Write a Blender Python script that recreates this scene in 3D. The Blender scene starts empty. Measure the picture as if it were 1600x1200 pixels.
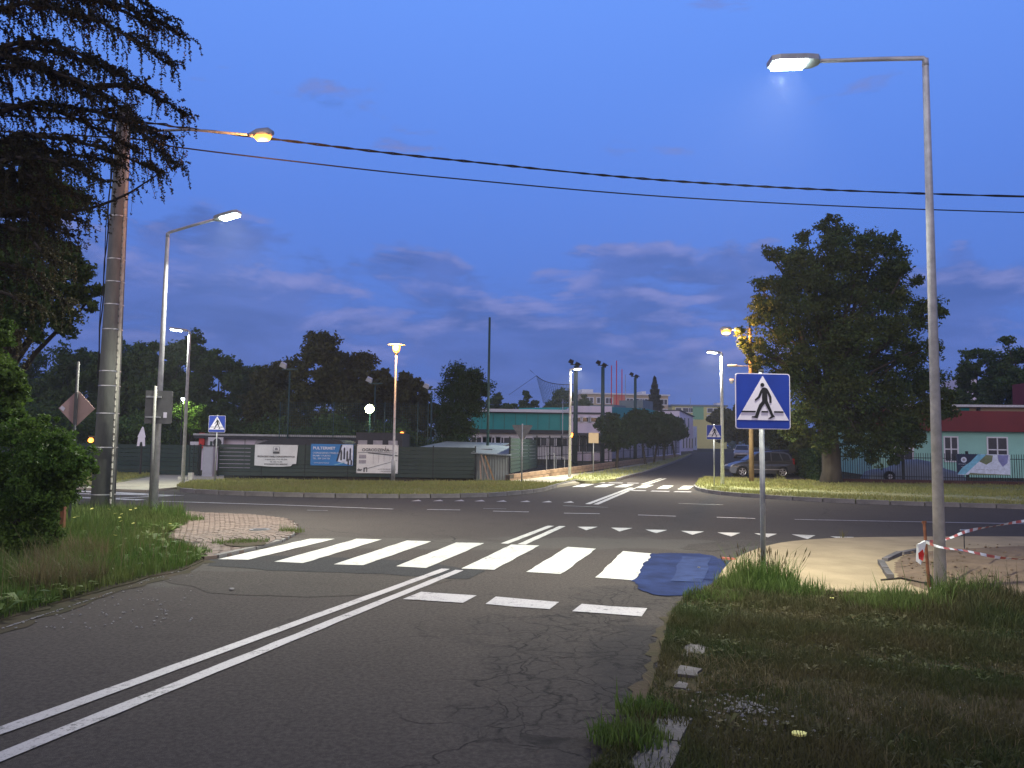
import bpy, math, random
import numpy as np
from mathutils import Vector, Matrix
from mathutils.geometry import tessellate_polygon
random.seed(7); RNG = np.random.default_rng(11)
S = bpy.context.scene; C = S.collection
R = math.radians
# ------------------------------------------------------------------ camera
F, PITCH, ROLL, CAMH = 1209.0, R(4.5), R(0.8), 1.75
cd = bpy.data.cameras.new('camera'); cam = bpy.data.objects.new('camera', cd); C.objects.link(cam)
cd.sensor_width = 36; cd.lens = 36 * F / 1600; cd.clip_start = .05; cd.clip_end = 3000
cam.rotation_mode = 'QUATERNION'
_q = Matrix.Rotation(R(90) + PITCH, 3, 'X') @ Matrix.Rotation(ROLL, 3, 'Z')
cam.rotation_quaternion = _q.to_quaternion(); cam.location = (0, 0, CAMH)
S.camera = cam
# ------------------------------------------------------------------ sky, dusk glow, exposure
W = bpy.data.worlds.new('World'); S.world = W; W.use_nodes = True
wn = W.node_tree.nodes; wl = W.node_tree.links; wn.clear()
def wnode(t, **k):
    n = wn.new(t)
    for a, b in k.items(): setattr(n, a, b)
    return n
SUN_EL, SUN_AZ = R(-4.0), R(200)
out = wnode('ShaderNodeOutputWorld'); bg = wnode('ShaderNodeBackground'); wl.new(bg.outputs[0], out.inputs[0])
tc = wnode('ShaderNodeTexCoord'); sx = wnode('ShaderNodeSeparateXYZ'); wl.new(tc.outputs['Generated'], sx.inputs[0])
ramp = wnode('ShaderNodeValToRGB'); wl.new(sx.outputs['Z'], ramp.inputs[0])
e = ramp.color_ramp.elements
e[0].position = 0.0; e[0].color = (.052, .098, .29, 1)
e[1].position = 1.0; e[1].color = (.045, .085, .25, 1)
for p, c in ((.08, (.062, .120, .375)), (.18, (.070, .152, .48)), (.32, (.080, .182, .58)), (.52, (.105, .235, .70)), (.72, (.065, .125, .36))):
    x = e.new(p); x.color = (*c, 1)
def wmath(op, a, b=None, clamp=False):
    n = wnode('ShaderNodeMath', operation=op, use_clamp=clamp)
    for i, v in enumerate((a, b)):
        if v is None: continue
        if isinstance(v, (int, float)): n.inputs[i].default_value = v
        else: wl.new(v, n.inputs[i])
    return n.outputs[0]
def wrange(v, a, b, c=0., d=1.):
    n = wnode('ShaderNodeMapRange'); n.interpolation_type = 'SMOOTHSTEP'
    wl.new(v, n.inputs[0])
    for i, q in enumerate((a, b, c, d)): n.inputs[i + 1].default_value = q
    return n.outputs[0]
def cloudnoise(dz, det=8., sc=(5.5, 5.5, 17), loc=(2.2, .3, 4.7), rough=.58, dist=.25):
    m = wnode('ShaderNodeMapping'); m.inputs['Scale'].default_value = sc
    m.inputs['Location'].default_value = (loc[0], loc[1], loc[2] + dz)
    wl.new(tc.outputs['Generated'], m.inputs[0])
    n = wnode('ShaderNodeTexNoise'); n.inputs['Scale'].default_value = 1.0; n.inputs['Detail'].default_value = det
    n.inputs['Roughness'].default_value = rough; n.inputs['Distortion'].default_value = dist
    wl.new(m.outputs[0], n.inputs['Vector']); return n.outputs[0]
el = sx.outputs['Z']
# bank of low cloud: its top edge is lumpy, heads catch the last light
edge_h = wmath('ADD', el, wmath('MULTIPLY', wmath('SUBTRACT', cloudnoise(0, 4., (3.2, 3.2, 3.), (.4, 1.7, 2.)), .5), .26))
band = wrange(edge_h, .275, .215)
c1 = wmath('ADD', cloudnoise(0), wmath('MULTIPLY', band, .30)); c2 = wmath('ADD', cloudnoise(.24), wmath('MULTIPLY', band, .30))
dens = wrange(c1, .625, .79); dens_hi = wrange(c2, .625, .82)
edge = wmath('MULTIPLY', wmath('SUBTRACT', dens, dens_hi, True), wrange(el, .04, .2, .45, 1.))
body = wrange(cloudnoise(3., 6., (7, 7, 24)), .35, .68)
cc = wnode('ShaderNodeMix', data_type='RGBA'); wl.new(body, cc.inputs[0]); cc.inputs[6].default_value = (.052, .092, .272, 1); cc.inputs[7].default_value = (.076, .126, .37, 1)
mix1 = wnode('ShaderNodeMix', data_type='RGBA'); wl.new(ramp.outputs[0], mix1.inputs[6])
wl.new(cc.outputs[2], mix1.inputs[7]); wl.new(wmath('MULTIPLY', dens, .68), mix1.inputs[0])
mix2 = wnode('ShaderNodeMix', data_type='RGBA'); wl.new(mix1.outputs[2], mix2.inputs[6])
mix2.inputs[7].default_value = (.175, .205, .46, 1); wl.new(wmath('MULTIPLY', edge, .85, True), mix2.inputs[0])
# afterglow behind the viewer, where the sun has set
dt = wnode('ShaderNodeVectorMath', operation='DOT_PRODUCT'); wl.new(tc.outputs['Generated'], dt.inputs[0])
dt.inputs[1].default_value = (math.sin(SUN_AZ), math.cos(SUN_AZ), .08)
glow = wmath('MULTIPLY', wrange(dt.outputs['Value'], .1, 1.0), 1.0)
mix3 = wnode('ShaderNodeMix', data_type='RGBA'); wl.new(mix2.outputs[2], mix3.inputs[6])
mix3.inputs[7].default_value = (.50, .42, .46, 1); wl.new(glow, mix3.inputs[0])
nis = wnode('ShaderNodeTexSky', sky_type='NISHITA'); nis.sun_disc = False; nis.sun_elevation = SUN_EL; nis.sun_rotation = SUN_AZ
nm = wnode('ShaderNodeMix', data_type='RGBA', blend_type='ADD'); nm.inputs[0].default_value = .05
wl.new(mix3.outputs[2], nm.inputs[6]); wl.new(nis.outputs[0], nm.inputs[7]); wl.new(nm.outputs[2], bg.inputs[0])
bg.inputs[1].default_value = 1.38
sl = bpy.data.lights.new('afterglow', 'SUN'); sl.energy = .8; sl.angle = R(40); sl.color = (.90, .88, 1.0)
so = bpy.data.objects.new('afterglow', sl); C.objects.link(so)
so.rotation_euler = Vector((-math.sin(SUN_AZ), -math.cos(SUN_AZ), -.22)).to_track_quat('-Z', 'Y').to_euler()
S.view_settings.view_transform = 'Standard'; S.view_settings.look = 'None'
S.view_settings.exposure = 0.0; S.view_settings.gamma = 1.0; S.view_settings.use_curve_mapping = False
S.render.engine = 'CYCLES'
cy = S.cycles
cy.use_denoising = True; cy.max_bounces = 5; cy.diffuse_bounces = 2; cy.glossy_bounces = 2; cy.transmission_bounces = 2
cy.transparent_max_bounces = 6; cy.volume_bounces = 0; cy.sample_clamp_indirect = 3; cy.caustics_reflective = False; cy.caustics_refractive = False
# ------------------------------------------------------------------ measuring: photo pixel (1600 wide) to place
def T(y):                                   # the far street climbs gently
    return max(0., min(y - 50., 90.)) * .0165
_M = cam.rotation_quaternion.to_matrix()
def ray(px, py):
    v = _M @ Vector(((px - 800) / F, -(py - 600) / F, -1.)); return v
def G(px, py, z=0.):                        # ground point seen at a pixel
    v = ray(px, py)
    if v.z < -1e-6:
        t = (z - CAMH) / v.z
        if v.y * t <= 50: return (v.x * t, v.y * t)
    t = (z - CAMH - .0165 * 50) / (v.z - .0165 * v.y)
    if 0 < v.y * t <= 140: return (v.x * t, v.y * t)
    t = (z + 1.485 - CAMH) / min(v.z, -1e-4); t = min(t, 900 / v.y)
    return (v.x * t, v.y * t)
def P(px, py, Y):                           # point at a depth
    v = ray(px, py); t = Y / v.y; return Vector((v.x * t, Y, CAMH + v.z * t))
def zat(xy, py, px=None):                   # height over a ground point of image row py
    lo, hi = -5., 60.
    inv = _M.transposed()
    for _ in range(40):
        m = (lo + hi) / 2; c = inv @ Vector((xy[0], xy[1], m - CAMH)); y = 600 - F * c.y / -c.z
        if y > py: lo = m
        else: hi = m
    return lo
# ------------------------------------------------------------------ mesh helpers
class MB:
    def __init__(s): s.v = []; s.f = []
    def add(s, vs, fs):
        o = len(s.v); s.v += [tuple(a) for a in vs]; s.f += [tuple(i + o for i in f) for f in fs]; return s
    def box(s, c, d, rz=0., taper=1.):
        x, y, z = d[0] / 2, d[1] / 2, d[2] / 2; vs = []
        for k, q in ((-z, 1), (z, taper)):
            for a, b in ((-x, -y), (x, -y), (x, y), (-x, y)):
                a, b = a * q, b * q
                vs.append((c[0] + a * math.cos(rz) - b * math.sin(rz), c[1] + a * math.sin(rz) + b * math.cos(rz), c[2] + k))
        return s.add(vs, [(0, 3, 2, 1), (4, 5, 6, 7), (0, 1, 5, 4), (1, 2, 6, 5), (2, 3, 7, 6), (3, 0, 4, 7)])
    def tube(s, pts, rad, n=8, cap=True):
        pts = [Vector(p) for p in pts]
        if isinstance(rad, (int, float)): rad = [rad] * len(pts)
        vs = []; up0 = None
        for i, p in enumerate(pts):
            d = (pts[min(i + 1, len(pts) - 1)] - pts[max(i - 1, 0)]).normalized()
            u = d.orthogonal().normalized() if up0 is None else (up0 - d * up0.dot(d)).normalized()
            up0 = u; w = d.cross(u)
            for k in range(n):
                a = 2 * math.pi * k / n; vs.append(p + (u * math.cos(a) + w * math.sin(a)) * rad[i])
        fs = []
        for i in range(len(pts) - 1):
            for k in range(n): fs.append((i * n + k, i * n + (k + 1) % n, (i + 1) * n + (k + 1) % n, (i + 1) * n + k))
        if cap: fs += [tuple(range(n))[::-1], tuple((len(pts) - 1) * n + k for k in range(n))]
        return s.add(vs, fs)
    def prism(s, poly, a, b, axis='z'):     # poly 2D extruded from a to b along an axis
        n = len(poly)
        def m(p, h): return {'z': (p[0], p[1], h), 'y': (p[0], h, p[1]), 'x': (h, p[0], p[1])}[axis]
        vs = [m(p, a) for p in poly] + [m(p, b) for p in poly]
        tri = tessellate_polygon([[Vector((p[0], p[1], 0)) for p in poly]])
        fs = [tuple(t) for t in tri] + [tuple(i + n for i in t[::-1]) for t in tri]
        fs += [(i, (i + 1) % n, (i + 1) % n + n, i + n) for i in range(n)]
        return s.add(vs, fs)
    def build(s, name, m, parent=None, label=None, kind=None, cat=None, group=None, smooth=False, fix=True):
        me = bpy.data.meshes.new(name); me.from_pydata(s.v, [], s.f)
        if fix:
            import bmesh
            b = bmesh.new(); b.from_mesh(me); bmesh.ops.recalc_face_normals(b, faces=b.faces); b.to_mesh(me); b.free()
        me.materials.append(m)
        if smooth:
            for p in me.polygons: p.use_smooth = len(p.vertices) < 5
        o = bpy.data.objects.new(name, me); C.objects.link(o)
        if parent is not None: o.parent = parent
        tag(o, label, cat, group, kind); return o
def tag(o, label=None, cat=None, group=None, kind=None):
    for k, v in (('label', label), ('category', cat), ('group', group), ('kind', kind)):
        if v: o[k] = v
    return o
def thing(name, loc, label, cat, rz=0., group=None, kind=None):
    o = bpy.data.objects.new(name, None); C.objects.link(o); o.location = (*loc[:2], loc[2] if len(loc) > 2 else T(loc[1]))
    o.rotation_euler = (0, 0, rz); o.empty_display_size = .2; return tag(o, label, cat, group, kind)
def share(o, parent, loc=None, rz=None, sc=None, name=None):
    c = o.copy(); C.objects.link(c); c.parent = parent
    if loc is not None: c.location = loc
    if rz is not None: c.rotation_euler = (0, 0, rz)
    if sc is not None: c.scale = sc
    return c
def copy_tree(o, parent=None):
    c = o.copy(); C.objects.link(c); c.parent = parent
    for ch in list(o.children): copy_tree(ch, c)
    return c
def clip(poly, y0, keep_above):
    r = []; n = len(poly)
    for i in range(n):
        a, b = poly[i], poly[(i + 1) % n]; ia = (a[1] >= y0) == keep_above; ib = (b[1] >= y0) == keep_above
        if ia: r.append(a)
        if ia != ib:
            t = (y0 - a[1]) / (b[1] - a[1]); r.append((a[0] + (b[0] - a[0]) * t, y0))
    return r
def sheet(name, poly, lift, m, parent=None, kind='structure', label=None, skirt=0.):
    mb = MB(); poly = [tuple(p[:2]) for p in poly]
    for piece in (clip(poly, 50, False), clip(clip(poly, 50, True), 140, False), clip(poly, 140, True)):
        if len(piece) < 3: continue
        tri = tessellate_polygon([[Vector((p[0], p[1], 0)) for p in piece]])
        vs = [(p[0], p[1], T(p[1]) + lift) for p in piece]; n = len(vs); fs = [tuple(t) for t in tri]
        if skirt:
            vs += [(a, b, c - skirt) for a, b, c in vs]; fs += [(i, (i + 1) % n, (i + 1) % n + n, i + n) for i in range(n)]
        mb.add(vs, fs)
    o = mb.build(name, m, parent, label, kind if parent is None else None, fix=False)
    me = o.data                                  # faces up
    me.calc_loop_triangles()
    flip = [p.index for p in me.polygons if p.normal.z < -.5]
    if flip:
        import bmesh
        b = bmesh.new(); b.from_mesh(me); b.faces.ensure_lookup_table()
        bmesh.ops.reverse_faces(b, faces=[b.faces[i] for i in flip]); b.to_mesh(me); b.free()
    return o
def wobble(poly, amp, step=.35, seed=0):
    r = random.Random(seed); q = []
    for i in range(len(poly)):
        a, b = Vector(poly[i][:2]), Vector(poly[(i + 1) % len(poly)][:2]); n = max(1, int((b - a).length / step))
        for k in range(n):
            p = a.lerp(b, k / n); q.append((p.x + r.uniform(-amp, amp), p.y + r.uniform(-amp, amp)))
    return q
def bezier_smooth(pts, n=6):                      # Catmull-Rom through points
    q = []
    for i in range(len(pts) - 1):
        p0 = Vector(pts[max(i - 1, 0)][:2]); p1 = Vector(pts[i][:2]); p2 = Vector(pts[i + 1][:2]); p3 = Vector(pts[min(i + 2, len(pts) - 1)][:2])
        for k in range(n):
            t = k / n; q.append(tuple(.5 * ((2 * p1) + (p2 - p0) * t + (2 * p0 - 5 * p1 + 4 * p2 - p3) * t * t + (3 * p1 - p0 - 3 * p2 + p3) * t ** 3)))
    q.append(tuple(pts[-1][:2])); return q
# ------------------------------------------------------------------ materials
def nodes(name):
    m = bpy.data.materials.new(name); m.use_nodes = True; nt = m.node_tree; b = nt.nodes['Principled BSDF']; return m, nt, b
def noise(nt, scale, detail=4., rough=.55, vec=None, stretch=None, attr='Object'):
    t = nt.nodes.new('ShaderNodeTexCoord'); n = nt.nodes.new('ShaderNodeTexNoise')
    n.inputs['Scale'].default_value = scale; n.inputs['Detail'].default_value = detail; n.inputs['Roughness'].default_value = rough
    src = t.outputs[attr]
    if stretch:
        mp = nt.nodes.new('ShaderNodeMapping'); mp.inputs['Scale'].default_value = stretch; nt.links.new(src, mp.inputs[0]); src = mp.outputs[0]
    nt.links.new(src, n.inputs['Vector']); return n.outputs[0]
def mrange(nt, v, a, b, c=0., d=1.):
    n = nt.nodes.new('ShaderNodeMapRange'); nt.links.new(v, n.inputs[0])
    for i, q in enumerate((a, b, c, d)): n.inputs[i + 1].default_value = q
    return n.outputs[0]
def mixc(nt, f, a, b, mode='MIX'):
    n = nt.nodes.new('ShaderNodeMix'); n.data_type = 'RGBA'; n.blend_type = mode
    for i, v in ((0, f), (6, a), (7, b)):
        if isinstance(v, (int, float)): n.inputs[i].default_value = v
        elif isinstance(v, tuple): n.inputs[i].default_value = (*v[:3], 1)
        else: nt.links.new(v, n.inputs[i])
    return n.outputs[2]
def mth(nt, op, a, b=None, clamp=False):
    n = nt.nodes.new('ShaderNodeMath'); n.operation = op; n.use_clamp = clamp
    for i, v in enumerate((a, b)):
        if v is None: continue
        if isinstance(v, (int, float)): n.inputs[i].default_value = v
        else: nt.links.new(v, n.inputs[i])
    return n.outputs[0]
def bump(nt, b, h, strength=.3, dist=.02):
    n = nt.nodes.new('ShaderNodeBump'); n.inputs['Strength'].default_value = strength; n.inputs['Distance'].default_value = dist
    nt.links.new(h, n.inputs['Height']); nt.links.new(n.outputs[0], b.inputs['Normal'])
def mk(name, col, rough=.7, metal=0., var=.25, scale=6., bmp=0., bscale=None, col2=None, spec=.4, stretch=None):
    m, nt, b = nodes(name)
    n1 = noise(nt, scale, 5, .6, stretch=stretch); f = mrange(nt, n1, .3, .7)
    lo = col2 or tuple(c * (1 - var) for c in col); hi = tuple(min(1, c * (1 + var * .6)) for c in col)
    nt.links.new(mixc(nt, f, lo, hi), b.inputs['Base Color'])
    b.inputs['Roughness'].default_value = rough; b.inputs['Metallic'].default_value = metal; b.inputs['Specular IOR Level'].default_value = spec
    if bmp: bump(nt, b, noise(nt, bscale or scale * 6, 4, .6, stretch=stretch), bmp, .01)
    return m
def emit(name, col, s):
    m, nt, b = nodes(name); b.inputs['Base Color'].default_value = (*col, 1)
    b.inputs['Emission Color'].default_value = (*col, 1); b.inputs['Emission Strength'].default_value = s; return m
def leafmat(name, c1, c2, c3, transl=.3, rough=.6):
    m, nt, b = nodes(name)
    a = nt.nodes.new('ShaderNodeAttribute'); a.attribute_name = 'rnd'
    big = mrange(nt, noise(nt, .9, 3, .6), .35, .65)
    c = mixc(nt, a.outputs['Fac'], c1, c2); c = mixc(nt, mth(nt, 'MULTIPLY', big, .6), c, c3)
    nt.links.new(c, b.inputs['Base Color']); b.inputs['Roughness'].default_value = rough; b.inputs['Specular IOR Level'].default_value = .12
    tr = nt.nodes.new('ShaderNodeBsdfTranslucent'); nt.links.new(c, tr.inputs[0])
    mx = nt.nodes.new('ShaderNodeMixShader'); mx.inputs[0].default_value = transl
    nt.links.new(b.outputs[0], mx.inputs[1]); nt.links.new(tr.outputs[0], mx.inputs[2])
    nt.links.new(mx.outputs[0], nt.nodes['Material Output'].inputs[0]); return m
def asphalt(name, base, cracks=False, warm=(1, 1, 1), coarse=0.):
    m, nt, b = nodes(name)
    big = mrange(nt, noise(nt, .35, 5, .6), .3, .72); mid = mrange(nt, noise(nt, 2.3, 6, .65), .3, .7)
    streak = mrange(nt, noise(nt, .5, 5, .6, stretch=(2.6, .45, 1)), .35, .7)
    fine = mrange(nt, noise(nt, 160 if not coarse else 60, 2, .7), .3, .7); gr = mrange(nt, noise(nt, 26, 4, .8), .38, .62)
    c = mixc(nt, big, tuple(base * .80 * w for w in warm), tuple(base * 1.22 * w for w in warm))
    c = mixc(nt, mth(nt, 'MULTIPLY', mid, .5), c, tuple(base * .72 * w for w in warm))
    c = mixc(nt, mth(nt, 'MULTIPLY', streak, .35), c, tuple(base * 1.35 * w for w in warm))
    c = mixc(nt, mth(nt, 'MULTIPLY', fine, .6), c, tuple(base * 2.0 * w for w in warm))
    c = mixc(nt, mth(nt, 'MULTIPLY', gr, .55), c, tuple(base * .25 * w for w in warm))
    spots = mrange(nt, noise(nt, 9, 3, .8), .66, .74); c = mixc(nt, mth(nt, 'MULTIPLY', spots, .5), c, tuple(base * .3 * w for w in warm))
    stain = mrange(nt, noise(nt, .9, 7, .7), .56, .72); c = mixc(nt, mth(nt, 'MULTIPLY', stain, .40), c, tuple(base * .5 * w for w in warm))
    h = fine
    if cracks:
        tcn = nt.nodes.new('ShaderNodeTexCoord')
        nz = nt.nodes.new('ShaderNodeTexNoise'); nz.inputs['Scale'].default_value = 1.6; nz.inputs['Detail'].default_value = 6
        nt.links.new(tcn.outputs['Object'], nz.inputs['Vector'])
        va = nt.nodes.new('ShaderNodeVectorMath'); va.operation = 'MULTIPLY_ADD'
        nt.links.new(nz.outputs['Color'], va.inputs[0]); va.inputs[1].default_value = (.9, .9, 0); nt.links.new(tcn.outputs['Object'], va.inputs[2])
        def crack(scale, w):
            v = nt.nodes.new('ShaderNodeTexVoronoi'); v.feature = 'DISTANCE_TO_EDGE'; v.inputs['Scale'].default_value = scale
            nt.links.new(va.outputs[0], v.inputs['Vector']); return mrange(nt, v.outputs['Distance'], 0, w, 1, 0)
        def blob(cx, cy, rx, ry):
            mp = nt.nodes.new('ShaderNodeMapping'); mp.inputs['Location'].default_value = (-cx / rx, -cy / ry, 0); mp.inputs['Scale'].default_value = (1 / rx, 1 / ry, 0)
            nt.links.new(tcn.outputs['Object'], mp.inputs[0])
            g = nt.nodes.new('ShaderNodeVectorMath'); g.operation = 'LENGTH'; nt.links.new(mp.outputs[0], g.inputs[0])
            d = mth(nt, 'ADD', g.outputs['Value'], mth(nt, 'MULTIPLY', mth(nt, 'SUBTRACT', noise(nt, 1.1, 5, .6), .5), 1.5))
            return mrange(nt, d, 1.0, .75)
        zone = mth(nt, 'MAXIMUM', blob(.75, 6.3, 1.15, 2.6), blob(1.5, 9.2, .9, .8))
        zone2 = mth(nt, 'MAXIMUM', zone, blob(.1, 5.0, .9, 1.6))
        k1 = mth(nt, 'MULTIPLY', crack(1.25, .022), zone2); k2 = mth(nt, 'MULTIPLY', crack(4.2, .06), zone)
        k3 = mth(nt, 'MULTIPLY', crack(.22, .0035), mrange(nt, noise(nt, .25, 2), .45, .6))
        k = mth(nt, 'MAXIMUM', mth(nt, 'MAXIMUM', k1, mth(nt, 'MULTIPLY', k2, .8)), k3); k = mth(nt, 'MULTIPLY', k, mrange(nt, noise(nt, 3.5, 5, .7), .38, .54, .25, 1.))
        c = mixc(nt, mth(nt, 'MULTIPLY', mrange(nt, zone, 0, 1), .25), c, (base * .45, base * .45, base * .48))
        old = mth(nt, 'MAXIMUM', blob(1.35, 5.0, .85, 3.2), blob(.9, 3.2, 1.6, 1.6)); c = mixc(nt, mth(nt, 'MULTIPLY', old, .42), c, (base * .32, base * .33, base * .38))  # darker, bluish tone over the lower right of the near road
        worn = mth(nt, 'MAXIMUM', blob(-4.5, 10.5, 2.6, 1.1), mth(nt, 'MAXIMUM', blob(2.2, 14.2, 3.5, .9), blob(-2., 13.8, 4., .8))); c = mixc(nt, mth(nt, 'MULTIPLY', worn, .35), c, (base * 1.9, base * 1.85, base * 1.6))
        oil = mrange(nt, noise(nt, 1.7, 4, .8), .63, .72); c = mixc(nt, mth(nt, 'MULTIPLY', oil, .5), c, (base * .35, base * .33, base * .32))
        c = mixc(nt, mth(nt, 'MULTIPLY', k, .92), c, (.008, .008, .008))
        h = mth(nt, 'SUBTRACT', mth(nt, 'MULTIPLY', h, .35), k)
    nt.links.new(c, b.inputs['Base Color']); b.inputs['Roughness'].default_value = .9; b.inputs['Specular IOR Level'].default_value = .12
    bump(nt, b, h, .55, .012 if cracks else .008); return m
def paint(name, col=(.78, .78, .74), wear=.5, under=(.06, .06, .06)):
    m, nt, b = nodes(name)
    w = mrange(nt, noise(nt, 2.6, 10, .8), .49, .60); w2 = mrange(nt, noise(nt, 55, 3, .7), .56, .64); w3 = mrange(nt, noise(nt, 1.2, 4, .6), .35, .7)
    c = mixc(nt, mth(nt, 'MULTIPLY', w3, .35), col, tuple(x * .72 for x in col))
    w4 = mrange(nt, noise(nt, 14, 6, .8), .49, .60)
    k = mth(nt, 'ADD', mth(nt, 'MULTIPLY', mth(nt, 'MULTIPLY', w, w4), wear * 2.2), mth(nt, 'MULTIPLY', w2, wear * .8), True)
    nt.links.new(mixc(nt, k, c, under), b.inputs['Base Color']); b.inputs['Roughness'].default_value = .6
    bump(nt, b, noise(nt, 70, 3, .6), .25, .004); return m
M = {}
M['asphalt'] = asphalt('asphalt', .050, True, (1.10, .95, .84)); M['asphalt_dark'] = asphalt('asphalt_dark', .034, False, coarse=1)
M['asphalt_pale'] = asphalt('asphalt_pale', .056, False, (1.1, .97, .84)); M['asphalt_cool'] = asphalt('asphalt_cool', .075)
M['paint'] = paint('paint', (.50, .49, .43), .5); M['paint_line'] = paint('paint_line', (.36, .34, .335), .6); M['paint_worn'] = paint('paint_worn', (.55, .55, .55), .75)
M['paint_faint'] = paint('paint_faint', (.17, .17, .17), 1.)
M['blue_cover'] = mk('blue_cover', (.013, .023, .072), .9, var=.45, scale=2.6, bmp=.2, bscale=90, spec=.1)
M['blue_pale'] = mk('blue_pale', (.023, .036, .095), .9, var=.35, scale=5, bmp=.2, bscale=90, spec=.1)
M['soil'] = mk('soil', (.048, .036, .026), .95, spec=.1, var=.5, scale=2.5, bmp=.9, bscale=22, col2=(.035, .036, .018))
M['verge_soil'] = mk('verge_soil', (.062, .046, .028), .95, spec=.1, var=.5, scale=3.1, bmp=1., bscale=30, col2=(.020, .026, .010))
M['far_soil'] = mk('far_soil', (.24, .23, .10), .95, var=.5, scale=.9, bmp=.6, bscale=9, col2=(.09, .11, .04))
M['sand'] = mk('sand', (.30, .235, .145), .95, spec=.1, var=.22, scale=1.3, bmp=.8, bscale=9)
M['mound'] = mk('mound', (.16, .115, .078), .95, spec=.1, var=.35, scale=1.6, bmp=.9, bscale=14)
M['path'] = mk('path', (.33, .30, .22), .9, var=.2, scale=1.2, bmp=.3, bscale=20)
M['paver'] = mk('paver', (.135, .098, .078), .85, var=.15, scale=2.2, bmp=.4, bscale=50)
M['paver2'] = mk('paver2', (.122, .092, .076), .85, var=.15, scale=2.2, bmp=.4, bscale=50)
M['joint'] = mk('joint', (.06, .055, .04), .95, var=.4, scale=9)
M['kerb'] = mk('kerb', (.19, .18, .165), .9, var=.35, scale=3, bmp=.5, bscale=40)
M['kerb_old'] = mk('kerb_old', (.115, .105, .10), .9, var=.5, scale=4, bmp=.9, bscale=28)
M['galv'] = mk('galv', (.52, .52, .53), .55, .35, var=.22, scale=9, bmp=.15, bscale=40)
M['galv_dull'] = mk('galv_dull', (.34, .35, .35), .55, .5, var=.3, scale=6)
M['concrete'] = mk('concrete', (.155, .16, .145), .9, var=.35, scale=3, bmp=.5, bscale=30, stretch=(1, 1, .35))
M['concrete_pale'] = mk('concrete_pale', (.42, .41, .35), .9, var=.3, scale=5, bmp=.4, bscale=30)
M['steel'] = mk('steel', (.55, .55, .53), .4, .8)
M['black'] = mk('black', (.018, .018, .02), .6); M['cable'] = mk('cable', (.012, .012, .013), .7)
M['sign_blue'] = mk('sign_blue', (.010, .036, .27), .3, var=.18, scale=2.5); M['sign_white'] = mk('sign_white', (.62, .58, .66), .35, var=.08)
M['sign_back'] = mk('sign_back', (.10, .10, .10), .6, .2, var=.2); M['sign_back_tan'] = mk('sign_back_tan', (.42, .28, .25), .6, .1, var=.12)
M['sign_black'] = mk('sign_black', (.01, .01, .012), .4); M['sign_grey'] = mk('sign_grey', (.16, .16, .15), .6, .3)
M['lamp_head'] = mk('lamp_head', (.35, .36, .37), .5, .4)
M['led'] = emit('led', (.80, 1.0, .98), 60); M['led_far'] = emit('led_far', (.85, 1., 1.), 25)
M['sodium'] = emit('sodium', (1., .32, .055), 3.2); M['sodium_soft'] = emit('sodium_soft', (1., .36, .07), 2.8); M['flood'] = emit('flood', (.92, 1., .55), 60)
M['lens_off'] = mk('lens_off', (.5, .5, .55), .3)
M['fence_green'] = mk('fence_green', (.014, .034, .028), .6, var=.35, scale=2, bmp=.1); M['fence_black'] = mk('fence_black', (.010, .014, .014), .6)
M['fence_strip'] = mk('fence_strip', (.022, .040, .033), .55, var=.3, scale=1.2)
M['wall_white'] = mk('wall_white', (.60, .60, .62), .8, var=.12, scale=.8); M['wall_lilac'] = mk('wall_lilac', (.62, .56, .66), .8, var=.08, scale=.5)
M['roof_dark'] = mk('roof_dark', (.030, .032, .040), .7); M['roof_grey'] = mk('roof_grey', (.13, .16, .175), .6, var=.2, scale=1.5)
M['teal'] = mk('teal', (.012, .27, .26), .7, var=.12, scale=.4); M['shed_green'] = mk('shed_green', (.035, .058, .047), .6, var=.25, scale=1.5)
M['shed_grey'] = mk('shed_grey', (.16, .18, .17), .6, var=.3, scale=1.6); M['glass_dark'] = mk('glass_dark', (.02, .025, .035), .12, var=.4, spec=.6)
M['frame_white'] = mk('frame_white', (.65, .66, .70), .6, var=.06); M['brick_wall'] = mk('brick_wall', (.30, .20, .125), .9, var=.3, scale=2, bmp=.4)
M['plinth_brown'] = mk('plinth_brown', (.075, .035, .026), .85, var=.3, scale=2); M['rust'] = mk('rust', (.17, .062, .028), .85, var=.4, scale=12)
M['wood'] = mk('wood', (.24, .155, .075), .85, var=.35, scale=5, bmp=.4, stretch=(1, 1, .2)); M['wood_grey'] = mk('wood_grey', (.22, .17, .13), .85, var=.3, scale=5)
M['mint'] = mk('mint', (.27, .52, .44), .8, var=.12, scale=.7); M['maroon'] = mk('maroon', (.15, .018, .018), .65, var=.15, scale=.8)
M['beige'] = mk('beige', (.40, .31, .20), .85, var=.1, scale=.2); M['salmon'] = mk('salmon', (.48, .15, .10), .85, var=.1, scale=.2)
M['yellow_wall'] = mk('yellow_wall', (.50, .47, .18), .85, var=.1, scale=.2); M['green_wall'] = mk('green_wall', (.16, .36, .20), .85)
M['red_pole'] = mk('red_pole', (.50, .015, .03), .5); M['mast_green'] = mk('mast_green', (.012, .045, .045), .6)
M['bark'] = mk('bark', (.060, .048, .034), .95, var=.45, scale=4, bmp=.9, bscale=14, stretch=(1, 1, .25)); M['bark_dark'] = mk('bark_dark', (.030, .024, .018), .95, var=.4, scale=5, bmp=.6)
M['tape_red'] = mk('tape_red', (.42, .10, .07), .6); M['red'] = mk('red', (.50, .02, .015), .6); M['white_cloth'] = mk('white_cloth', (.66, .68, .66), .7, var=.15, scale=1.5, bmp=.3, bscale=5)
M['banner_blue'] = mk('banner_blue', (.035, .19, .47), .6, var=.15, scale=1.2); M['ink'] = mk('ink', (.06, .065, .07), .7)
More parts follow.
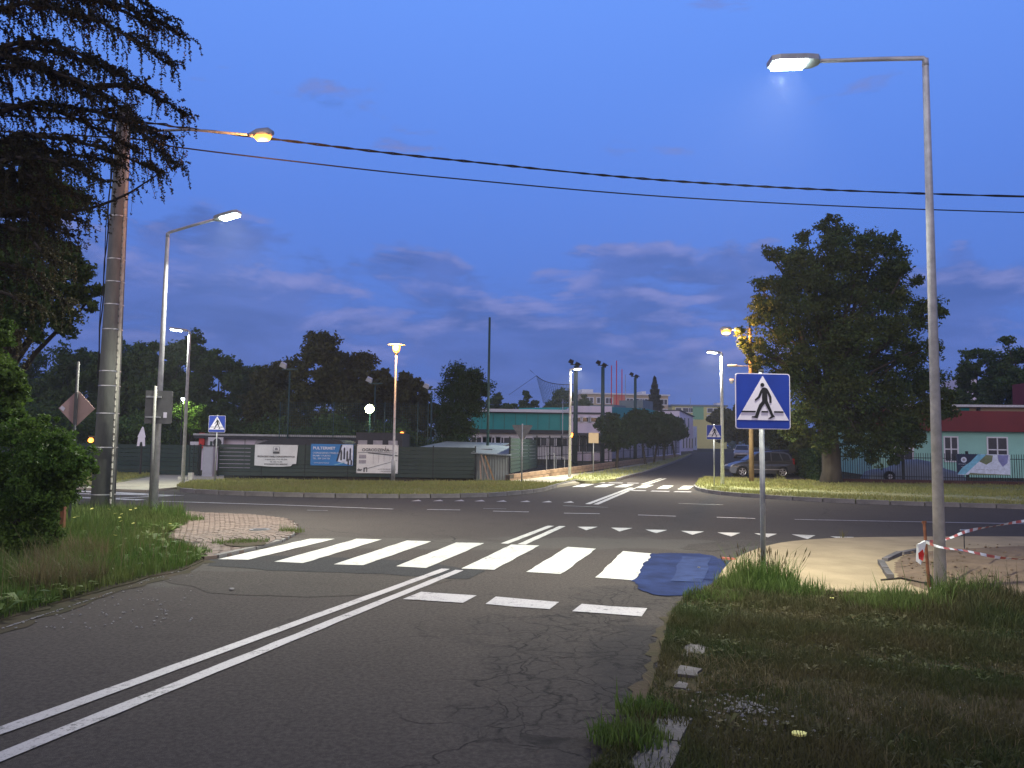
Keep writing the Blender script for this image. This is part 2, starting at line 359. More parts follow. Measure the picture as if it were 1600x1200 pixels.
M['ink_grey'] = mk('ink_grey', (.22, .22, .24), .7); M['print_pale'] = mk('print_pale', (.60, .66, .78), .6); M['print_grey'] = mk('print_grey', (.30, .30, .33), .6)
M['navy'] = mk('navy', (.018, .028, .06), .6); M['sky_print'] = mk('sky_print', (.18, .45, .60), .6); M['print_olive'] = mk('print_olive', (.16, .19, .10), .7)
M['print_lilac'] = mk('print_lilac', (.22, .23, .45), .7, var=.3, scale=3)
M['car_grey'] = mk('car_grey', (.10, .11, .125), .28, .55, var=.05); M['car_blue'] = mk('car_blue', (.014, .022, .055), .3, .4, var=.05); M['car_silver'] = mk('car_silver', (.35, .33, .33), .35, .4)
M['tyre'] = mk('tyre', (.012, .012, .012), .85); M['alloy'] = mk('alloy', (.55, .55, .57), .35, .7); M['headlamp'] = mk('headlamp', (.55, .58, .62), .15)
M['plastic'] = mk('plastic', (.02, .02, .022), .7); M['tail'] = mk('tail', (.25, .01, .01), .3); M['tarp'] = mk('tarp', (.17, .19, .22), .7, var=.2, scale=1.5, bmp=.5, bscale=4)
M['cabinet'] = mk('cabinet', (.30, .30, .35), .7, var=.1); M['stone'] = mk('stone', (.24, .23, .215), .9, var=.4, scale=20); M['flower_y'] = mk('flower_y', (.75, .72, .22), .7)
M['leaf_big'] = leafmat('leaf_big', (.026, .050, .018), (.062, .105, .030), (.10, .105, .028))
M['leaf_far'] = leafmat('leaf_far', (.026, .058, .018), (.064, .115, .032), (.08, .11, .03))
M['leaf_olive'] = leafmat('leaf_olive', (.030, .036, .014), (.060, .070, .022), (.075, .065, .020))
M['leaf_row'] = leafmat('leaf_row', (.012, .030, .012), (.026, .060, .018), (.03, .055, .016))
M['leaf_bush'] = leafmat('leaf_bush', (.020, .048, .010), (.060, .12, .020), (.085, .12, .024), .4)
M['needle'] = leafmat('needle', (.020, .022, .012), (.046, .042, .020), (.042, .036, .016))
M['spruce'] = leafmat('spruce', (.012, .022, .018), (.028, .042, .03), (.02, .03, .02))
M['grass'] = leafmat('grass', (.036, .082, .014), (.088, .150, .030), (.13, .14, .045), .3)
M['grass_near'] = leafmat('grass_near', (.026, .042, .012), (.064, .080, .024), (.11, .080, .040), .3)
M['grass_dry'] = leafmat('grass_dry', (.11, .08, .04), (.19, .15, .08), (.10, .10, .04), .3)
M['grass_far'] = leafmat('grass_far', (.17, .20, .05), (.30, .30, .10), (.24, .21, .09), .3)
# ------------------------------------------------------------------ foliage
def quads_object(name, V, m, parent=None, rnd=None, tri=False, **kw):
    n = len(V); k = V.shape[1]; me = bpy.data.meshes.new(name)
    me.vertices.add(n * k); me.vertices.foreach_set('co', V.astype(np.float32).ravel())
    if k == 5: idx = np.array([0, 1, 2, 3, 3, 2, 4]); sizes = [4, 3]
    else: idx = np.arange(k); sizes = [k]
    loops = (idx[None, :] + (np.arange(n) * k)[:, None]).ravel()
    me.loops.add(len(loops)); me.loops.foreach_set('vertex_index', loops.astype(np.int32))
    st = np.tile(np.array(sizes), n); me.polygons.add(len(st)); me.polygons.foreach_set('loop_start', np.concatenate([[0], np.cumsum(st)[:-1]]).astype(np.int32))
    me.update(calc_edges=True)
    a = me.attributes.new('rnd', 'FLOAT', 'POINT')
    r = RNG.random(n) if rnd is None else rnd
    a.data.foreach_set('value', np.repeat(r, k).astype(np.float32)); me.materials.append(m)
    o = bpy.data.objects.new(name, me); C.objects.link(o)
    if parent is not None: o.parent = parent
    tag(o, kw.get('label'), kw.get('cat'), kw.get('group'), kw.get('kind')); return o
def rand_dirs(n):
    v = RNG.normal(size=(n, 3)); return v / np.linalg.norm(v, axis=1, keepdims=True)
def leaves_at(pts, size, flat=.0):
    n = len(pts); a = rand_dirs(n); b = np.cross(a, rand_dirs(n)); b /= np.linalg.norm(b, axis=1, keepdims=True) + 1e-9
    s = size * RNG.uniform(.6, 1.3, (n, 1)); w = s * RNG.uniform(.4, .62, (n, 1))
    if flat: a[:, 2] *= (1 - flat)
    return np.stack([pts - a * s * .5, pts + b * w * .5, pts + a * s * .5, pts - b * w * .5], axis=1)
def blob_leaves(centres, radii, n, squash=.75):
    K = 16; d = rand_dirs(len(centres) * K).reshape(-1, K, 3); d[..., 2] *= squash       # every cluster is a ragged spray of small twigs
    sub = centres[:, None] + d * (radii[:, None] * RNG.uniform(.35, 1.15, (len(centres), K)))[..., None]
    sr = radii[:, None] * RNG.uniform(.12, .36, (len(centres), K))
    w = (sr ** 1.6).ravel(); i = RNG.choice(w.size, n, p=w / w.sum())
    g = RNG.normal(0, 1, (n, 3)) * (1, 1, .6); g *= np.minimum(1, 2.1 / (np.linalg.norm(g, axis=1, keepdims=True) + 1e-6))
    p = sub.reshape(-1, 3)[i] + g * sr.ravel()[i][:, None]; p[:, 2] = np.maximum(p[:, 2], .05); return p
def crown_blobs(cx, cz, rx, ry, rz, nb, br, seed, power=.35, cut=None):
    rg = np.random.default_rng(seed); pts = []; rad = []
    while len(pts) < nb:
        d = rg.normal(size=3); d /= np.linalg.norm(d); q = rg.uniform(0, 1) ** power
        p = np.array([d[0] * rx * q, d[1] * ry * q, d[2] * rz * q])
        if cut and not cut(p): continue
        pts.append(p + (cx, 0, cz)); rad.append(br * rg.uniform(.55, 1.25))
    return np.array(pts), np.array(rad)
def limb_mesh(mb, a, b, r0, r1, bend=.12, n=5, seed=0, sides=6):
    rg = random.Random(seed); a, b = Vector(a), Vector(b); L = (b - a).length; pts = []; rr = []
    for k in range(n + 1):
        t = k / n; p = a.lerp(b, t); j = bend * L * math.sin(math.pi * t)
        pts.append(p + Vector((rg.uniform(-.4, .4) * j, rg.uniform(-.4, .4) * j, j * .5))); rr.append(r0 + (r1 - r0) * t)
    mb.tube(pts, rr, sides)
def tree(name, label, xy, H, hw, nleaf, leaf, m, trunk_r=.2, crown_lo=.3, nb=40, br=None, seed=1, cat='tree', group=None, depth=None,
         blobs=None, bark='bark_dark', lean=(0, 0), squash=.75, limbs=9, power=.35):
    t = thing(name, xy, label, cat, 0, group)
    cz = H * (crown_lo + 1) / 2; rz = H * (1 - crown_lo) / 2; br = br or hw * .34
    if blobs is None: c, r = crown_blobs(0, cz, hw - br * .55, (depth or hw) - br * .55, rz - br * .5, nb, br, seed, power)
    else: c, r = blobs
    quads_object('crown', leaves_at(blob_leaves(c, r, nleaf, squash), leaf), m, t)
    tb = MB(); top = max(H * crown_lo * 1.15, .3 * H)
    tb.tube([(0, 0, -.15), (trunk_r * .15, 0, H * .05), (lean[0] * .5, lean[1] * .5, top * .55), (lean[0], lean[1], top), (lean[0] * 1.2, lean[1], cz + rz * .35)],
            [trunk_r * 1.45, trunk_r * 1.08, trunk_r * .9, trunk_r * .72, trunk_r * .18], 10)
    tb.build('trunk', M[bark], t, smooth=True)
    lb = MB(); rg = np.random.default_rng(seed + 5)
    for k in rg.choice(len(c), min(limbs, len(c)), replace=False):
        z0 = top * rg.uniform(.75, 1.15); limb_mesh(lb, (lean[0] * .9, lean[1] * .9, z0), c[k], trunk_r * .38, trunk_r * .06, seed=int(k), sides=5)
    if len(lb.v): lb.build('limb', M[bark], t, smooth=True)
    return t
def in_poly(p, poly):
    x, y = p[:, 0], p[:, 1]; r = np.zeros(len(p), bool); n = len(poly)
    for i in range(n):
        x1, y1 = poly[i]; x2, y2 = poly[(i + 1) % n]
        if y1 == y2: continue
        r ^= ((y1 > y) != (y2 > y)) & (x < (x2 - x1) * (y - y1) / (y2 - y1) + x1)
    return r
def vnoise(p, s, seed):                      # cheap smooth noise for patchiness
    rg = np.random.default_rng(seed); v = np.zeros(len(p))
    for k in range(7):
        d = rg.normal(size=2) * s * (1.55 ** k) / 1.5; v += np.sin(p @ d + rg.uniform(0, 6.3)) * (.72 ** k)
    return v / 2.6
def grass(name, label, poly, n, h, w, m, z=0., thin=None, clump=1.2, seed=3, cat='grass', hvar=None, kind='stuff', parent=None, lean=.45, pts=None):
    poly = [tuple(p[:2]) for p in poly] if poly else None
    if pts is None:
        a = np.array(poly); lo, hi = a.min(0), a.max(0); p = RNG.uniform(lo, hi, (int(n * 2.5), 2)); p = p[in_poly(p, poly)]
        nz = vnoise(p, clump, seed)
        if thin is not None: p = p[(nz + RNG.normal(size=len(p)) * .25) > thin]
        p = p[:n]
    else: p = pts
    nz = vnoise(p, clump, seed); n = len(p); az = RNG.uniform(0, 2 * np.pi, n)
    hh = h * RNG.lognormal(0, .35, n) * np.clip(1 + nz * .5, .35, 1.9)
    if hvar is not None: hh *= hvar(p)
    u = np.stack([np.cos(az), np.sin(az), np.zeros(n)], 1); s = np.stack([-np.sin(az), np.cos(az), np.zeros(n)], 1)
    zz = np.array([T(q) for q in p[:, 1]]) + z if len(p) < 1e6 else 0
    b = np.column_stack([p, zz]); L = RNG.uniform(.05, lean, n)[:, None] * hh[:, None]; ww = (w * RNG.uniform(.6, 1.3, n))[:, None]
    up = np.array([0, 0, 1.])[None] * hh[:, None]
    mid = b + up * .55 + u * L * .35; tip = b + up * RNG.uniform(.8, 1, n)[:, None] + u * L
    V = np.stack([b - s * ww, b + s * ww, mid + s * ww * .8, mid - s * ww * .8, tip], 1)
    return quads_object(name, V, m, parent, label=label, kind=kind, cat=cat if kind == 'stuff' and parent is None else None)
# ================================================================== SETTING: ground, roads, verges
def GL(*pts): return [G(*p) for p in pts]
gs = sheet('ground', [(-460, -40), (460, -40), (460, 420), (-460, 420)], -.02, M['verge_soil'])
road_poly = [(-70, -12), (70, -12), (70, 26)] + GL((1600, 775), (1300, 752), (1300, 742), (1272, 716), (1262, 707.5), (1100, 705.5), (1082, 705.5), (1066, 713), (1012, 732),
            (955, 748), (880, 757), (700, 768), (285, 760), (0, 757)) + [(-70, 29)]
sheet('road', road_poly, 0, M['asphalt'])
# worn and repaired strips of asphalt
sheet('road_patch', wobble(GL((325, 872), (460, 868), (640, 876), (760, 892), (735, 905), (560, 896), (420, 892), (330, 884)), .05, .3, 1), .004, M['asphalt_dark'], label='dark coarse asphalt strip below the zebra stripes')
sheet('road_patch', wobble(GL((300, 893), (420, 893), (560, 898), (700, 906), (640, 925), (480, 935), (330, 925), (240, 905)), .07, .4, 2), .004, M['asphalt_pale'], label='pale worn asphalt between verge and double line')
0 and sheet('road_patch', wobble(GL((890, 930), (1000, 935), (1050, 950), (1035, 972), (990, 975), (900, 962)), .05, .25, 3), .004, M['asphalt_pale'], label='pale worn asphalt around the last stop line block')
0 and sheet('road_patch', wobble(GL((850, 1010), (1020, 985), (1030, 1050), (985, 1120), (880, 1160), (820, 1100)), .05, .25, 5), .004, M['asphalt_dark'], label='dark asphalt beside the right verge')
sheet('road_patch', wobble(GL((1060, 858), (1120, 862), (1180, 852), (1230, 848), (1150, 845), (1080, 850)), .06, .3, 6), .004, M['asphalt_pale'], label='dusty pale asphalt behind the blue sheet')
# near verges
rv = [(-5.2, -10)] + GL((935, 1200), (1000, 1130), (1030, 1040), (1045, 975), (1062, 945), (1100, 925), (1128, 905), (1160, 912), (1250, 924), (1330, 929), (1460, 932), (1600, 938), (2100, 965)) + [(40, -10)]
sheet('grass_verge', wobble(rv, .05, .25, 8), .022, M['verge_soil'], label='patchy grass verge in the right foreground', skirt=.05)
sand = GL((1122, 908), (1133, 891), (1150, 876), (1185, 861), (1225, 851), (1290, 845), (1380, 842.5), (1620, 842), (2300, 850)) + GL((2300, 985), (1600, 945), (1460, 936), (1330, 931), (1250, 926), (1160, 914))
sheet('sand_path', bezier_smooth(sand[:9]) + sand[9:], .045, M['sand'], skirt=.05)
lv = [(-9.5, -10)] + GL((-200, 1040), (0, 975), (150, 927), (240, 903), (290, 890), (315, 876), (300, 862), (256, 846), (270, 832), (292, 822), (285, 808), (268, 803), (150, 800), (0, 797), (-400, 790)) + [(-60, 17), (-60, -10)]
sheet('grass_verge', wobble(lv, .07, .3, 9), .016, M['soil'], label='overgrown verge on the left', skirt=.03)
le = GL((-60, 1000), (0, 975), (150, 927), (240, 903), (290, 890), (315, 876)); le2 = [(x + .16 + .1 * math.sin(x * 5), y - .12) for x, y in le]
sheet('soil_fringe', wobble(le[:1] + bezier_smooth(le, 4) + bezier_smooth(le2, 4)[::-1], .09, .16, 19), .006, M['soil'], label='crumbled soil spilling from the left verge onto the road')
re_ = GL((925, 1215), (1000, 1130), (1030, 1040), (1045, 975), (1062, 945), (1100, 925)); re2 = [(x - .10 - .06 * math.sin(y * 4), y - .03) for x, y in re_]
sheet('soil_fringe', wobble(bezier_smooth(re_, 4) + bezier_smooth(re2, 4)[::-1], .05, .12, 21), .006, M['soil'], label='crumbled soil along the right road edge')
# mound of dug soil (bumpy grid) right of the sand path
mp = bezier_smooth(GL((1395, 885), (1412, 873), (1450, 866), (1520, 861), (1650, 858), (2100, 866))) + GL((2300, 985), (1600, 944), (1462, 934), (1430, 925), (1398, 906), (1395, 885))
def bumpy(name, poly, step, hgt, m, z0, label=None, seed=4):
    a = np.array(poly); lo, hi = a.min(0), a.max(0); xs = np.arange(lo[0], hi[0], step); ys = np.arange(lo[1], hi[1], step)
    X, Y = np.meshgrid(xs, ys); p = np.column_stack([X.ravel(), Y.ravel()]); ins = in_poly(p, poly)
    d = np.full(len(p), 9.)
    for i in range(len(a)):
        b, c = a[i], a[(i + 1) % len(a)]; e = c - b; L = (e @ e) or 1e-9; t = np.clip(((p - b) @ e) / L, 0, 1); d = np.minimum(d, np.linalg.norm(p - b - t[:, None] * e, axis=1))
    z = np.where(ins, np.minimum(d / .8, 1) * (hgt * (1 + .6 * vnoise(p, 2.2, seed)) + .02 * vnoise(p, 11, seed + 1)), -.06) + z0
    nx = len(xs); fs = [(j * nx + i, j * nx + i + 1, (j + 1) * nx + i + 1, (j + 1) * nx + i) for j in range(len(ys) - 1) for i in range(nx - 1) if ins[j * nx + i] or ins[(j + 1) * nx + i + 1]]
    mb = MB(); mb.v = [(q[0], q[1], w) for q, w in zip(p, z)]; mb.f = fs
    return mb.build(name, m, None, label, 'structure', smooth=True)
mp = [p for i, p in enumerate(mp) if i == 0 or math.dist(p, mp[i - 1]) > 1e-3]
bumpy('soil_mound', mp, .09, .09, M['mound'], .05, 'bare dug soil right of the sand path')
# far verges and paths
fr = GL((1086, 762), (1090, 766), (1105, 770), (1130, 773.5), (1200, 779), (1300, 785), (1400, 789), (1600, 795.5), (1900, 808), (1900, 775), (1600, 763), (1450, 760), (1320, 758), (1290, 755), (1200, 752), (1120, 748), (1104, 747), (1092, 753))
fr_front = bezier_smooth(fr[:9], 5)
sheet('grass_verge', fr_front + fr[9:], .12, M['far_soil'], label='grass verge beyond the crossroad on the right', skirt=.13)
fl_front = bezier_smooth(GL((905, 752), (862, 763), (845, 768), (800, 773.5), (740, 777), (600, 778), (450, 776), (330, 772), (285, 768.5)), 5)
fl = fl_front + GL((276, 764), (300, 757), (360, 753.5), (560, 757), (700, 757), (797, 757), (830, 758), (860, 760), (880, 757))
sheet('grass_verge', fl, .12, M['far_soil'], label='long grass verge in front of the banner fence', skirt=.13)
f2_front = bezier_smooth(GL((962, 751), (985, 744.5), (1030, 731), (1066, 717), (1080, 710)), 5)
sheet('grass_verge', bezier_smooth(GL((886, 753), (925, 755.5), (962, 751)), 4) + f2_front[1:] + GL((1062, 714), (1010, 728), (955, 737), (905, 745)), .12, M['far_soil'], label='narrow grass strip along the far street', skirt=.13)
sheet('sidewalk', GL((797, 757), (830, 758), (862, 763), (905, 757), (886, 752), (905, 745), (955, 737), (1010, 728), (1062, 714), (1058, 712.5), (1000, 724), (930, 733), (870, 742), (797, 752)), .10, M['path'], label='sidewalk beside the low brick wall', skirt=.1)
sheet('path', GL((118, 765), (228, 769), (276, 764), (300, 757), (350, 753.5), (350, 745), (250, 744), (190, 756)), .07, M['path'], label='concrete path up to the gate', skirt=.08)
sheet('grass_verge', GL((100, 757), (150, 757), (190, 756), (250, 744), (232, 740), (100, 738), (-200, 735), (-200, 757)), .09, M['far_soil'], label='grass patch left of the concrete path', skirt=.1)
# kerbs: single stones along a line
def kerb(name, line, m, w=.15, up=.135, L=1.0, label=None, gap=.012, nmax=120):
    k = thing(name, (0, 0, 0), label, None, kind='structure'); pts = [Vector(p[:2]) for p in line]
    seg = [(pts[i + 1] - pts[i]).length for i in range(len(pts) - 1)]; tot = sum(seg)
    def at(s):
        for i, q in enumerate(seg):
            if s <= q or i == len(seg) - 1: return pts[i].lerp(pts[i + 1], min(s / q, 1)) if q else pts[i]
            s -= q
    proto = MB().box((0, 0, 0), (L - gap, w, .30), taper=.97).build('kerb_stone', m, k)
    n = min(int(tot / L), nmax); first = True
    for i in range(n):
        a, b = at(i * L), at((i + 1) * L); c = (a + b) / 2; o = proto if first else share(proto, k); first = False
        o.location = (c.x, c.y, T(c.y) + up - .15 + random.uniform(-.008, .008)); o.rotation_euler = (random.uniform(-.02, .02), 0, math.atan2(b.y - a.y, b.x - a.x) + random.uniform(-.01, .01))
    return k
kerb('kerb', [(p[0] - .0, p[1] - .07) for p in fr_front], M['kerb'], label='kerb of the far right verge')
kerb('kerb', [(p[0], p[1] - .07) for p in fl_front[::-1]], M['kerb'], label='kerb of the verge before the banner fence')
kerb('kerb', [(p[0] + .07, p[1] - .03) for p in f2_front], M['kerb'], label='kerb along the left side of the far street')
# old sunken kerb stones in the foreground grass
ok = thing('sunken_kerb', (0, 0, 0), 'row of old broken kerb stones sunk in the grass by the road', None, kind='structure')
for i, (a, b, w) in enumerate([((1091, 1008), (1083, 1034), .17), ((1080, 1050), (1070, 1063), .16), ((1068, 1074), (1063, 1082), .09), ((1056, 1128), (1038, 1166), .20), ((1036, 1169), (1012, 1212), .21)]):
    A, B = Vector(G(*a)), Vector(G(*b)); c = (A + B) / 2; d = B - A
    o = MB().prism(wobble([(-w / 2, -d.length / 2), (w / 2, -d.length / 2), (w / 2, d.length / 2), (-w / 2, d.length / 2)], .012, .12, i), -.1, .0).build('kerb_stone', M['kerb_old'], ok)
    o.location = (c.x, c.y, .036 + .006 * (i % 2)); o.rotation_euler = (random.uniform(-.04, .04), random.uniform(-.05, .05), math.atan2(d.y, d.x) - R(90))
# brick pavement at the left corner
bp_line = bezier_smooth(GL((318, 874), (345, 871), (400, 858), (440, 846), (460, 833), (458, 821), (440, 813), (380, 806), (300, 803), (268, 802.5)), 5)
bp = bp_line + GL((285, 808), (292, 822), (270, 832), (256, 846), (300, 862))
bpo = thing('brick_pavement', (0, 0, 0), 'reddish brick pavement curving round the left corner', None, kind='structure')
sheet('joint_bed', bp, .035, M['joint'], bpo, skirt=.06)
cxp, cyp = Vector(G(462, 830)), None
C0 = Vector(G(250, 850)); pl = []
poly_in = [tuple(p) for p in bp]
for ri in range(1, 120):
    rr = .3 + ri * .108; na = int(2 * math.pi * rr / .21)
    for k in range(na):
        a = (k + .5 * (ri % 2)) * .21 / rr; q = (C0.x + rr * math.cos(a), C0.y + rr * math.sin(a))
        pl.append((q, a))
pa = np.array([q for q, _ in pl]); ins = in_poly(pa, poly_in)
pl = [pl[i] for i in np.nonzero(ins)[0]]; pl.sort(key=lambda t: t[0][0] ** 2 + t[0][1] ** 2)
pm = [MB().box((0, 0, 0), (.098, .198, .05), taper=.95).build('brick', M[k], bpo) for k in ('paver', 'paver2')]
rest = MB()
for i, ((x, y), a) in enumerate(pl):
    z = .026 + random.uniform(-.003, .003) + .006 * math.sin(x * 3 + y)
    if i < 300:
        o = pm[i] if i < 2 else share(pm[random.random() < .45], bpo); o.location = (x, y, z); o.rotation_euler = (random.uniform(-.02, .02), random.uniform(-.02, .02), a)
    else: rest.box((x, y, z), (.098, .198, .05), a, .95)
rest.build('farther_bricks', M['paver'], bpo, kind='stuff', fix=False)
kerb('kerb', [(p[0], p[1]) for p in bp_line[4:-8]], M['kerb'], w=.10, up=.045, label='low kerb round the brick pavement')
sheet('pavement_patch', wobble(GL((346, 852), (372, 846), (412, 850), (416, 856), (380, 861), (352, 858)), .03, .2), .062, M['soil'], label='weedy soil patch in the brick pavement')
# ------------------------------------------------------------------ road markings
def marking(name, label, quads, m, part, z=.008, wob=.012):
    k = thing(name, (0, 0, 0), label, None, kind='structure')
    for i, q in enumerate(quads):
        o = sheet(part, wobble([G(*p) for p in q], wob, .25, i) if wob else [G(*p) for p in q], z, m, k)
    return k
marking('zebra_crossing', 'bright zebra crossing on the near road', [
    [(483.1, 842.4), (523.7, 842.4), (387, 875.3), (341, 874.3)], [(557.4, 842.4), (596.6, 843.4), (474, 880.4), (429.8, 878.2)], [(634.7, 845.3), (674.5, 846.3), (567.2, 884), (521.2, 882.6)],
    [(713.3, 848.2), (756.8, 849.2), (666.2, 888), (618, 885.5)], [(799.2, 851.4), (843, 852.9), (771.3, 890.9), (720.6, 889.1)], [(887, 855.2), (931, 858.2), (876.7, 897.8), (822.8, 894.2)],
    [(973, 861.8), (1021, 865.8), (990.6, 907.7), (931, 902.9)], [(1064, 869), (1112, 872), (1100, 912), (1046, 911)]], M['paint'], 'stripe')
marking('stop_line', 'broken stop line before the near zebra crossing', [[(657, 925.7), (744.8, 931.2), (722.4, 942.8), (628, 937)], [(776, 933.3), (873.5, 941.7), (858.3, 953), (757.5, 944.6)],
    [(907.6, 944.8), (1010.3, 951.5), (1001.9, 964), (893.6, 955.8)]], M['paint_line'], 'block')
def line_quads(a, b, w):
    A, B = Vector(G(*a)), Vector(G(*b)); d = (B - A).normalized(); n = Vector((-d.y, d.x)) * w / 2; return [A + n, B + n, B - n, A - n]
def lines(name, label, segs, m, part, z=.008):
    k = thing(name, (0, 0, 0), label, None, kind='structure')
    for i, (a, b, w) in enumerate(segs): sheet(part, wobble(line_quads(a, b, w), .006, .3, i), z, m, k)
    return k
lines('double_line', 'double white line running towards the near zebra crossing', [((-120, 1187), (697, 889.5), .125), ((-120, 1233), (718, 891.6), .125)], M['paint_line'], 'line')
lines('double_line', 'short double white line beyond the near zebra crossing', [((788, 850), (861, 822), .14), ((815, 851.2), (879, 822.5), .14)], M['paint'], 'line')
lines('double_line', 'double white line before the far zebra crossing', [((918, 788), (986, 762.3), .16), ((931, 788.5), (991, 763), .16)], M['paint'], 'line')
lines('double_line', 'double white line beyond the far zebra crossing', [((1003, 757), (1033.5, 747.4), .15), ((1008.5, 758), (1040, 747.8), .15)], M['paint'], 'line')
marking('give_way_line', 'white give way triangles on the near side of the crossroad', [[(902, 823.6), (934, 823.6), (916, 829)], [(955, 825), (988, 825.5), (968, 831)], [(1008, 828), (1043, 828.6), (1025, 833.6)],
    [(1064, 830), (1100, 831), (1082, 836.2)], [(1121, 832.4), (1157, 833), (1142, 838.8)], [(1178.5, 834), (1214, 834.6), (1200, 840.3)], [(1236.7, 835.5), (1274, 837), (1262, 843)], [(1297, 838.6), (1334, 839.6), (1323, 845)], [(1358, 841), (1396, 842), (1384, 846)]], M['paint'], 'triangle', wob=.006)
marking('give_way_line', 'pale give way triangles on the far side of the crossroad', [[(x, 783.4 + max(0, x - 720) * .014), (x + 17, 783.4 + max(0, x - 720) * .014), (x + 12, 781.2 + max(0, x - 720) * .014)] for x in (642, 676, 709, 741, 775, 812, 846, 880)], M['paint_line'], 'triangle', wob=0)
lines('centre_line', 'broken centre line of the crossroad', [((667, 796.5), (719, 797.2), .13), ((770.6, 799), (826.4, 800.3), .13), ((881, 802.2), (937, 803), .13), ((997, 805), (1056, 807), .13), ((1120, 808.6), (1180, 810.6), .13)], M['paint_line'], 'dash')
lines('centre_line', 'solid centre line of the crossroad on the right', [((1241.7, 812), (1420, 815.5), .13), ((1420, 815.5), (2200, 830), .13)], M['paint_line'], 'line')
lines('centre_line', 'solid centre line of the crossroad on the left', [((250, 783.5), (430, 789), .13), ((430, 789), (614, 795.8), .13)], M['paint_line'], 'line')
lines('worn_line', 'faint old line traces on the crossroad', [((480, 797.5), (512, 798.2), .10), ((755, 794.8), (791, 795.6), .10), ((1060, 787), (1130, 789), .10), ((880, 790.5), (950, 793), .10)], M['paint_faint'], 'dash')
lines('zebra_crossing', 'distant zebra crossing by the left path', [((106, 767), (228, 772.5), .5), ((106, 771.5), (285, 774.5), .35), ((106, 777), (222, 781.5), .35), ((177, 779), (285, 774), .2)], M['paint_line'], 'stripe')
marking('zebra_crossing', 'far zebra crossing on the street beyond the crossroad', [[(911, 756.5), (929, 756.5), (912, 761), (893, 761)], [(943, 756.7), (961, 757), (946, 761.4), (927, 761.2)], [(974, 757), (991, 757.2), (978, 761.6), (959, 761.4)],
    [(1005, 757.8), (1022, 758), (1009, 762.8), (991.6, 762.6)], [(1037, 758.6), (1053, 759), (1043, 764), (1025.6, 763.8)], [(1068, 759.2), (1084, 759.6), (1076, 765), (1058.6, 764.8)]], M['paint'], 'stripe', wob=0)
marking('stop_line', 'broken stop lines on both sides of the far zebra crossing', [[(925, 753.8), (946, 754), (944, 755), (922, 754.8)], [(952, 754.2), (974, 754.4), (972, 755.3), (950, 755.1)], [(981, 754.5), (999, 754.8), (997, 755.7), (979, 755.5)],
    [(984, 765.8), (1010.4, 766.4), (1008, 767.6), (981, 767)], [(1019, 766.8), (1047, 767.5), (1045, 768.8), (1016, 768.1)], [(1055, 767.7), (1081, 768.3), (1079, 769.6), (1052, 769)]], M['paint_line'], 'block', wob=0)
bc = wobble(GL((1018, 866), (1047, 865.2), (1092, 865.6), (1114, 869), (1131, 876), (1139, 881), (1128, 892), (1121, 905.5), (1103, 919.6), (1083, 931), (1047, 933), (1019, 930), (1000, 921), (989, 908)), .03, .25, 3)
sheet('blue_paint_cover', wobble(bc, .03, .1, 6), .010, M['blue_cover'], label='blue sheet painted over the last zebra stripe')
sheet('blue_paint_cover', wobble(GL((1066, 871), (1110, 873), (1099, 911), (1048, 910)), .02, .3, 5), .016, M['blue_pale'], label='paler stripe showing through the blue sheet')
kb = MB(); kl = [Vector((*G(x, y), .075)) for x, y in ((1440, 866), (1415, 869), (1395, 875), (1380, 884))]
lk = thing('edging', (0, 0, 0), 'concrete edging bent round the corner of the sand path', None, kind='structure')
for a, b in (((1440, 866), (1408, 871)), ((1406, 871.5), (1382, 882)), ((1376, 885), (1384, 897)), ((1384, 898), (1392, 910))):
    A, B = Vector(G(*a)), Vector(G(*b)); c = (A + B) / 2; d = B - A
    o = MB().box((0, 0, 0), (d.length * .97, .09, .14), taper=.96).build('edging_stone', M['kerb_old'], lk); o.location = (c.x, c.y, .03); o.rotation_euler = (0, random.uniform(-.02, .02), math.atan2(d.y, d.x))
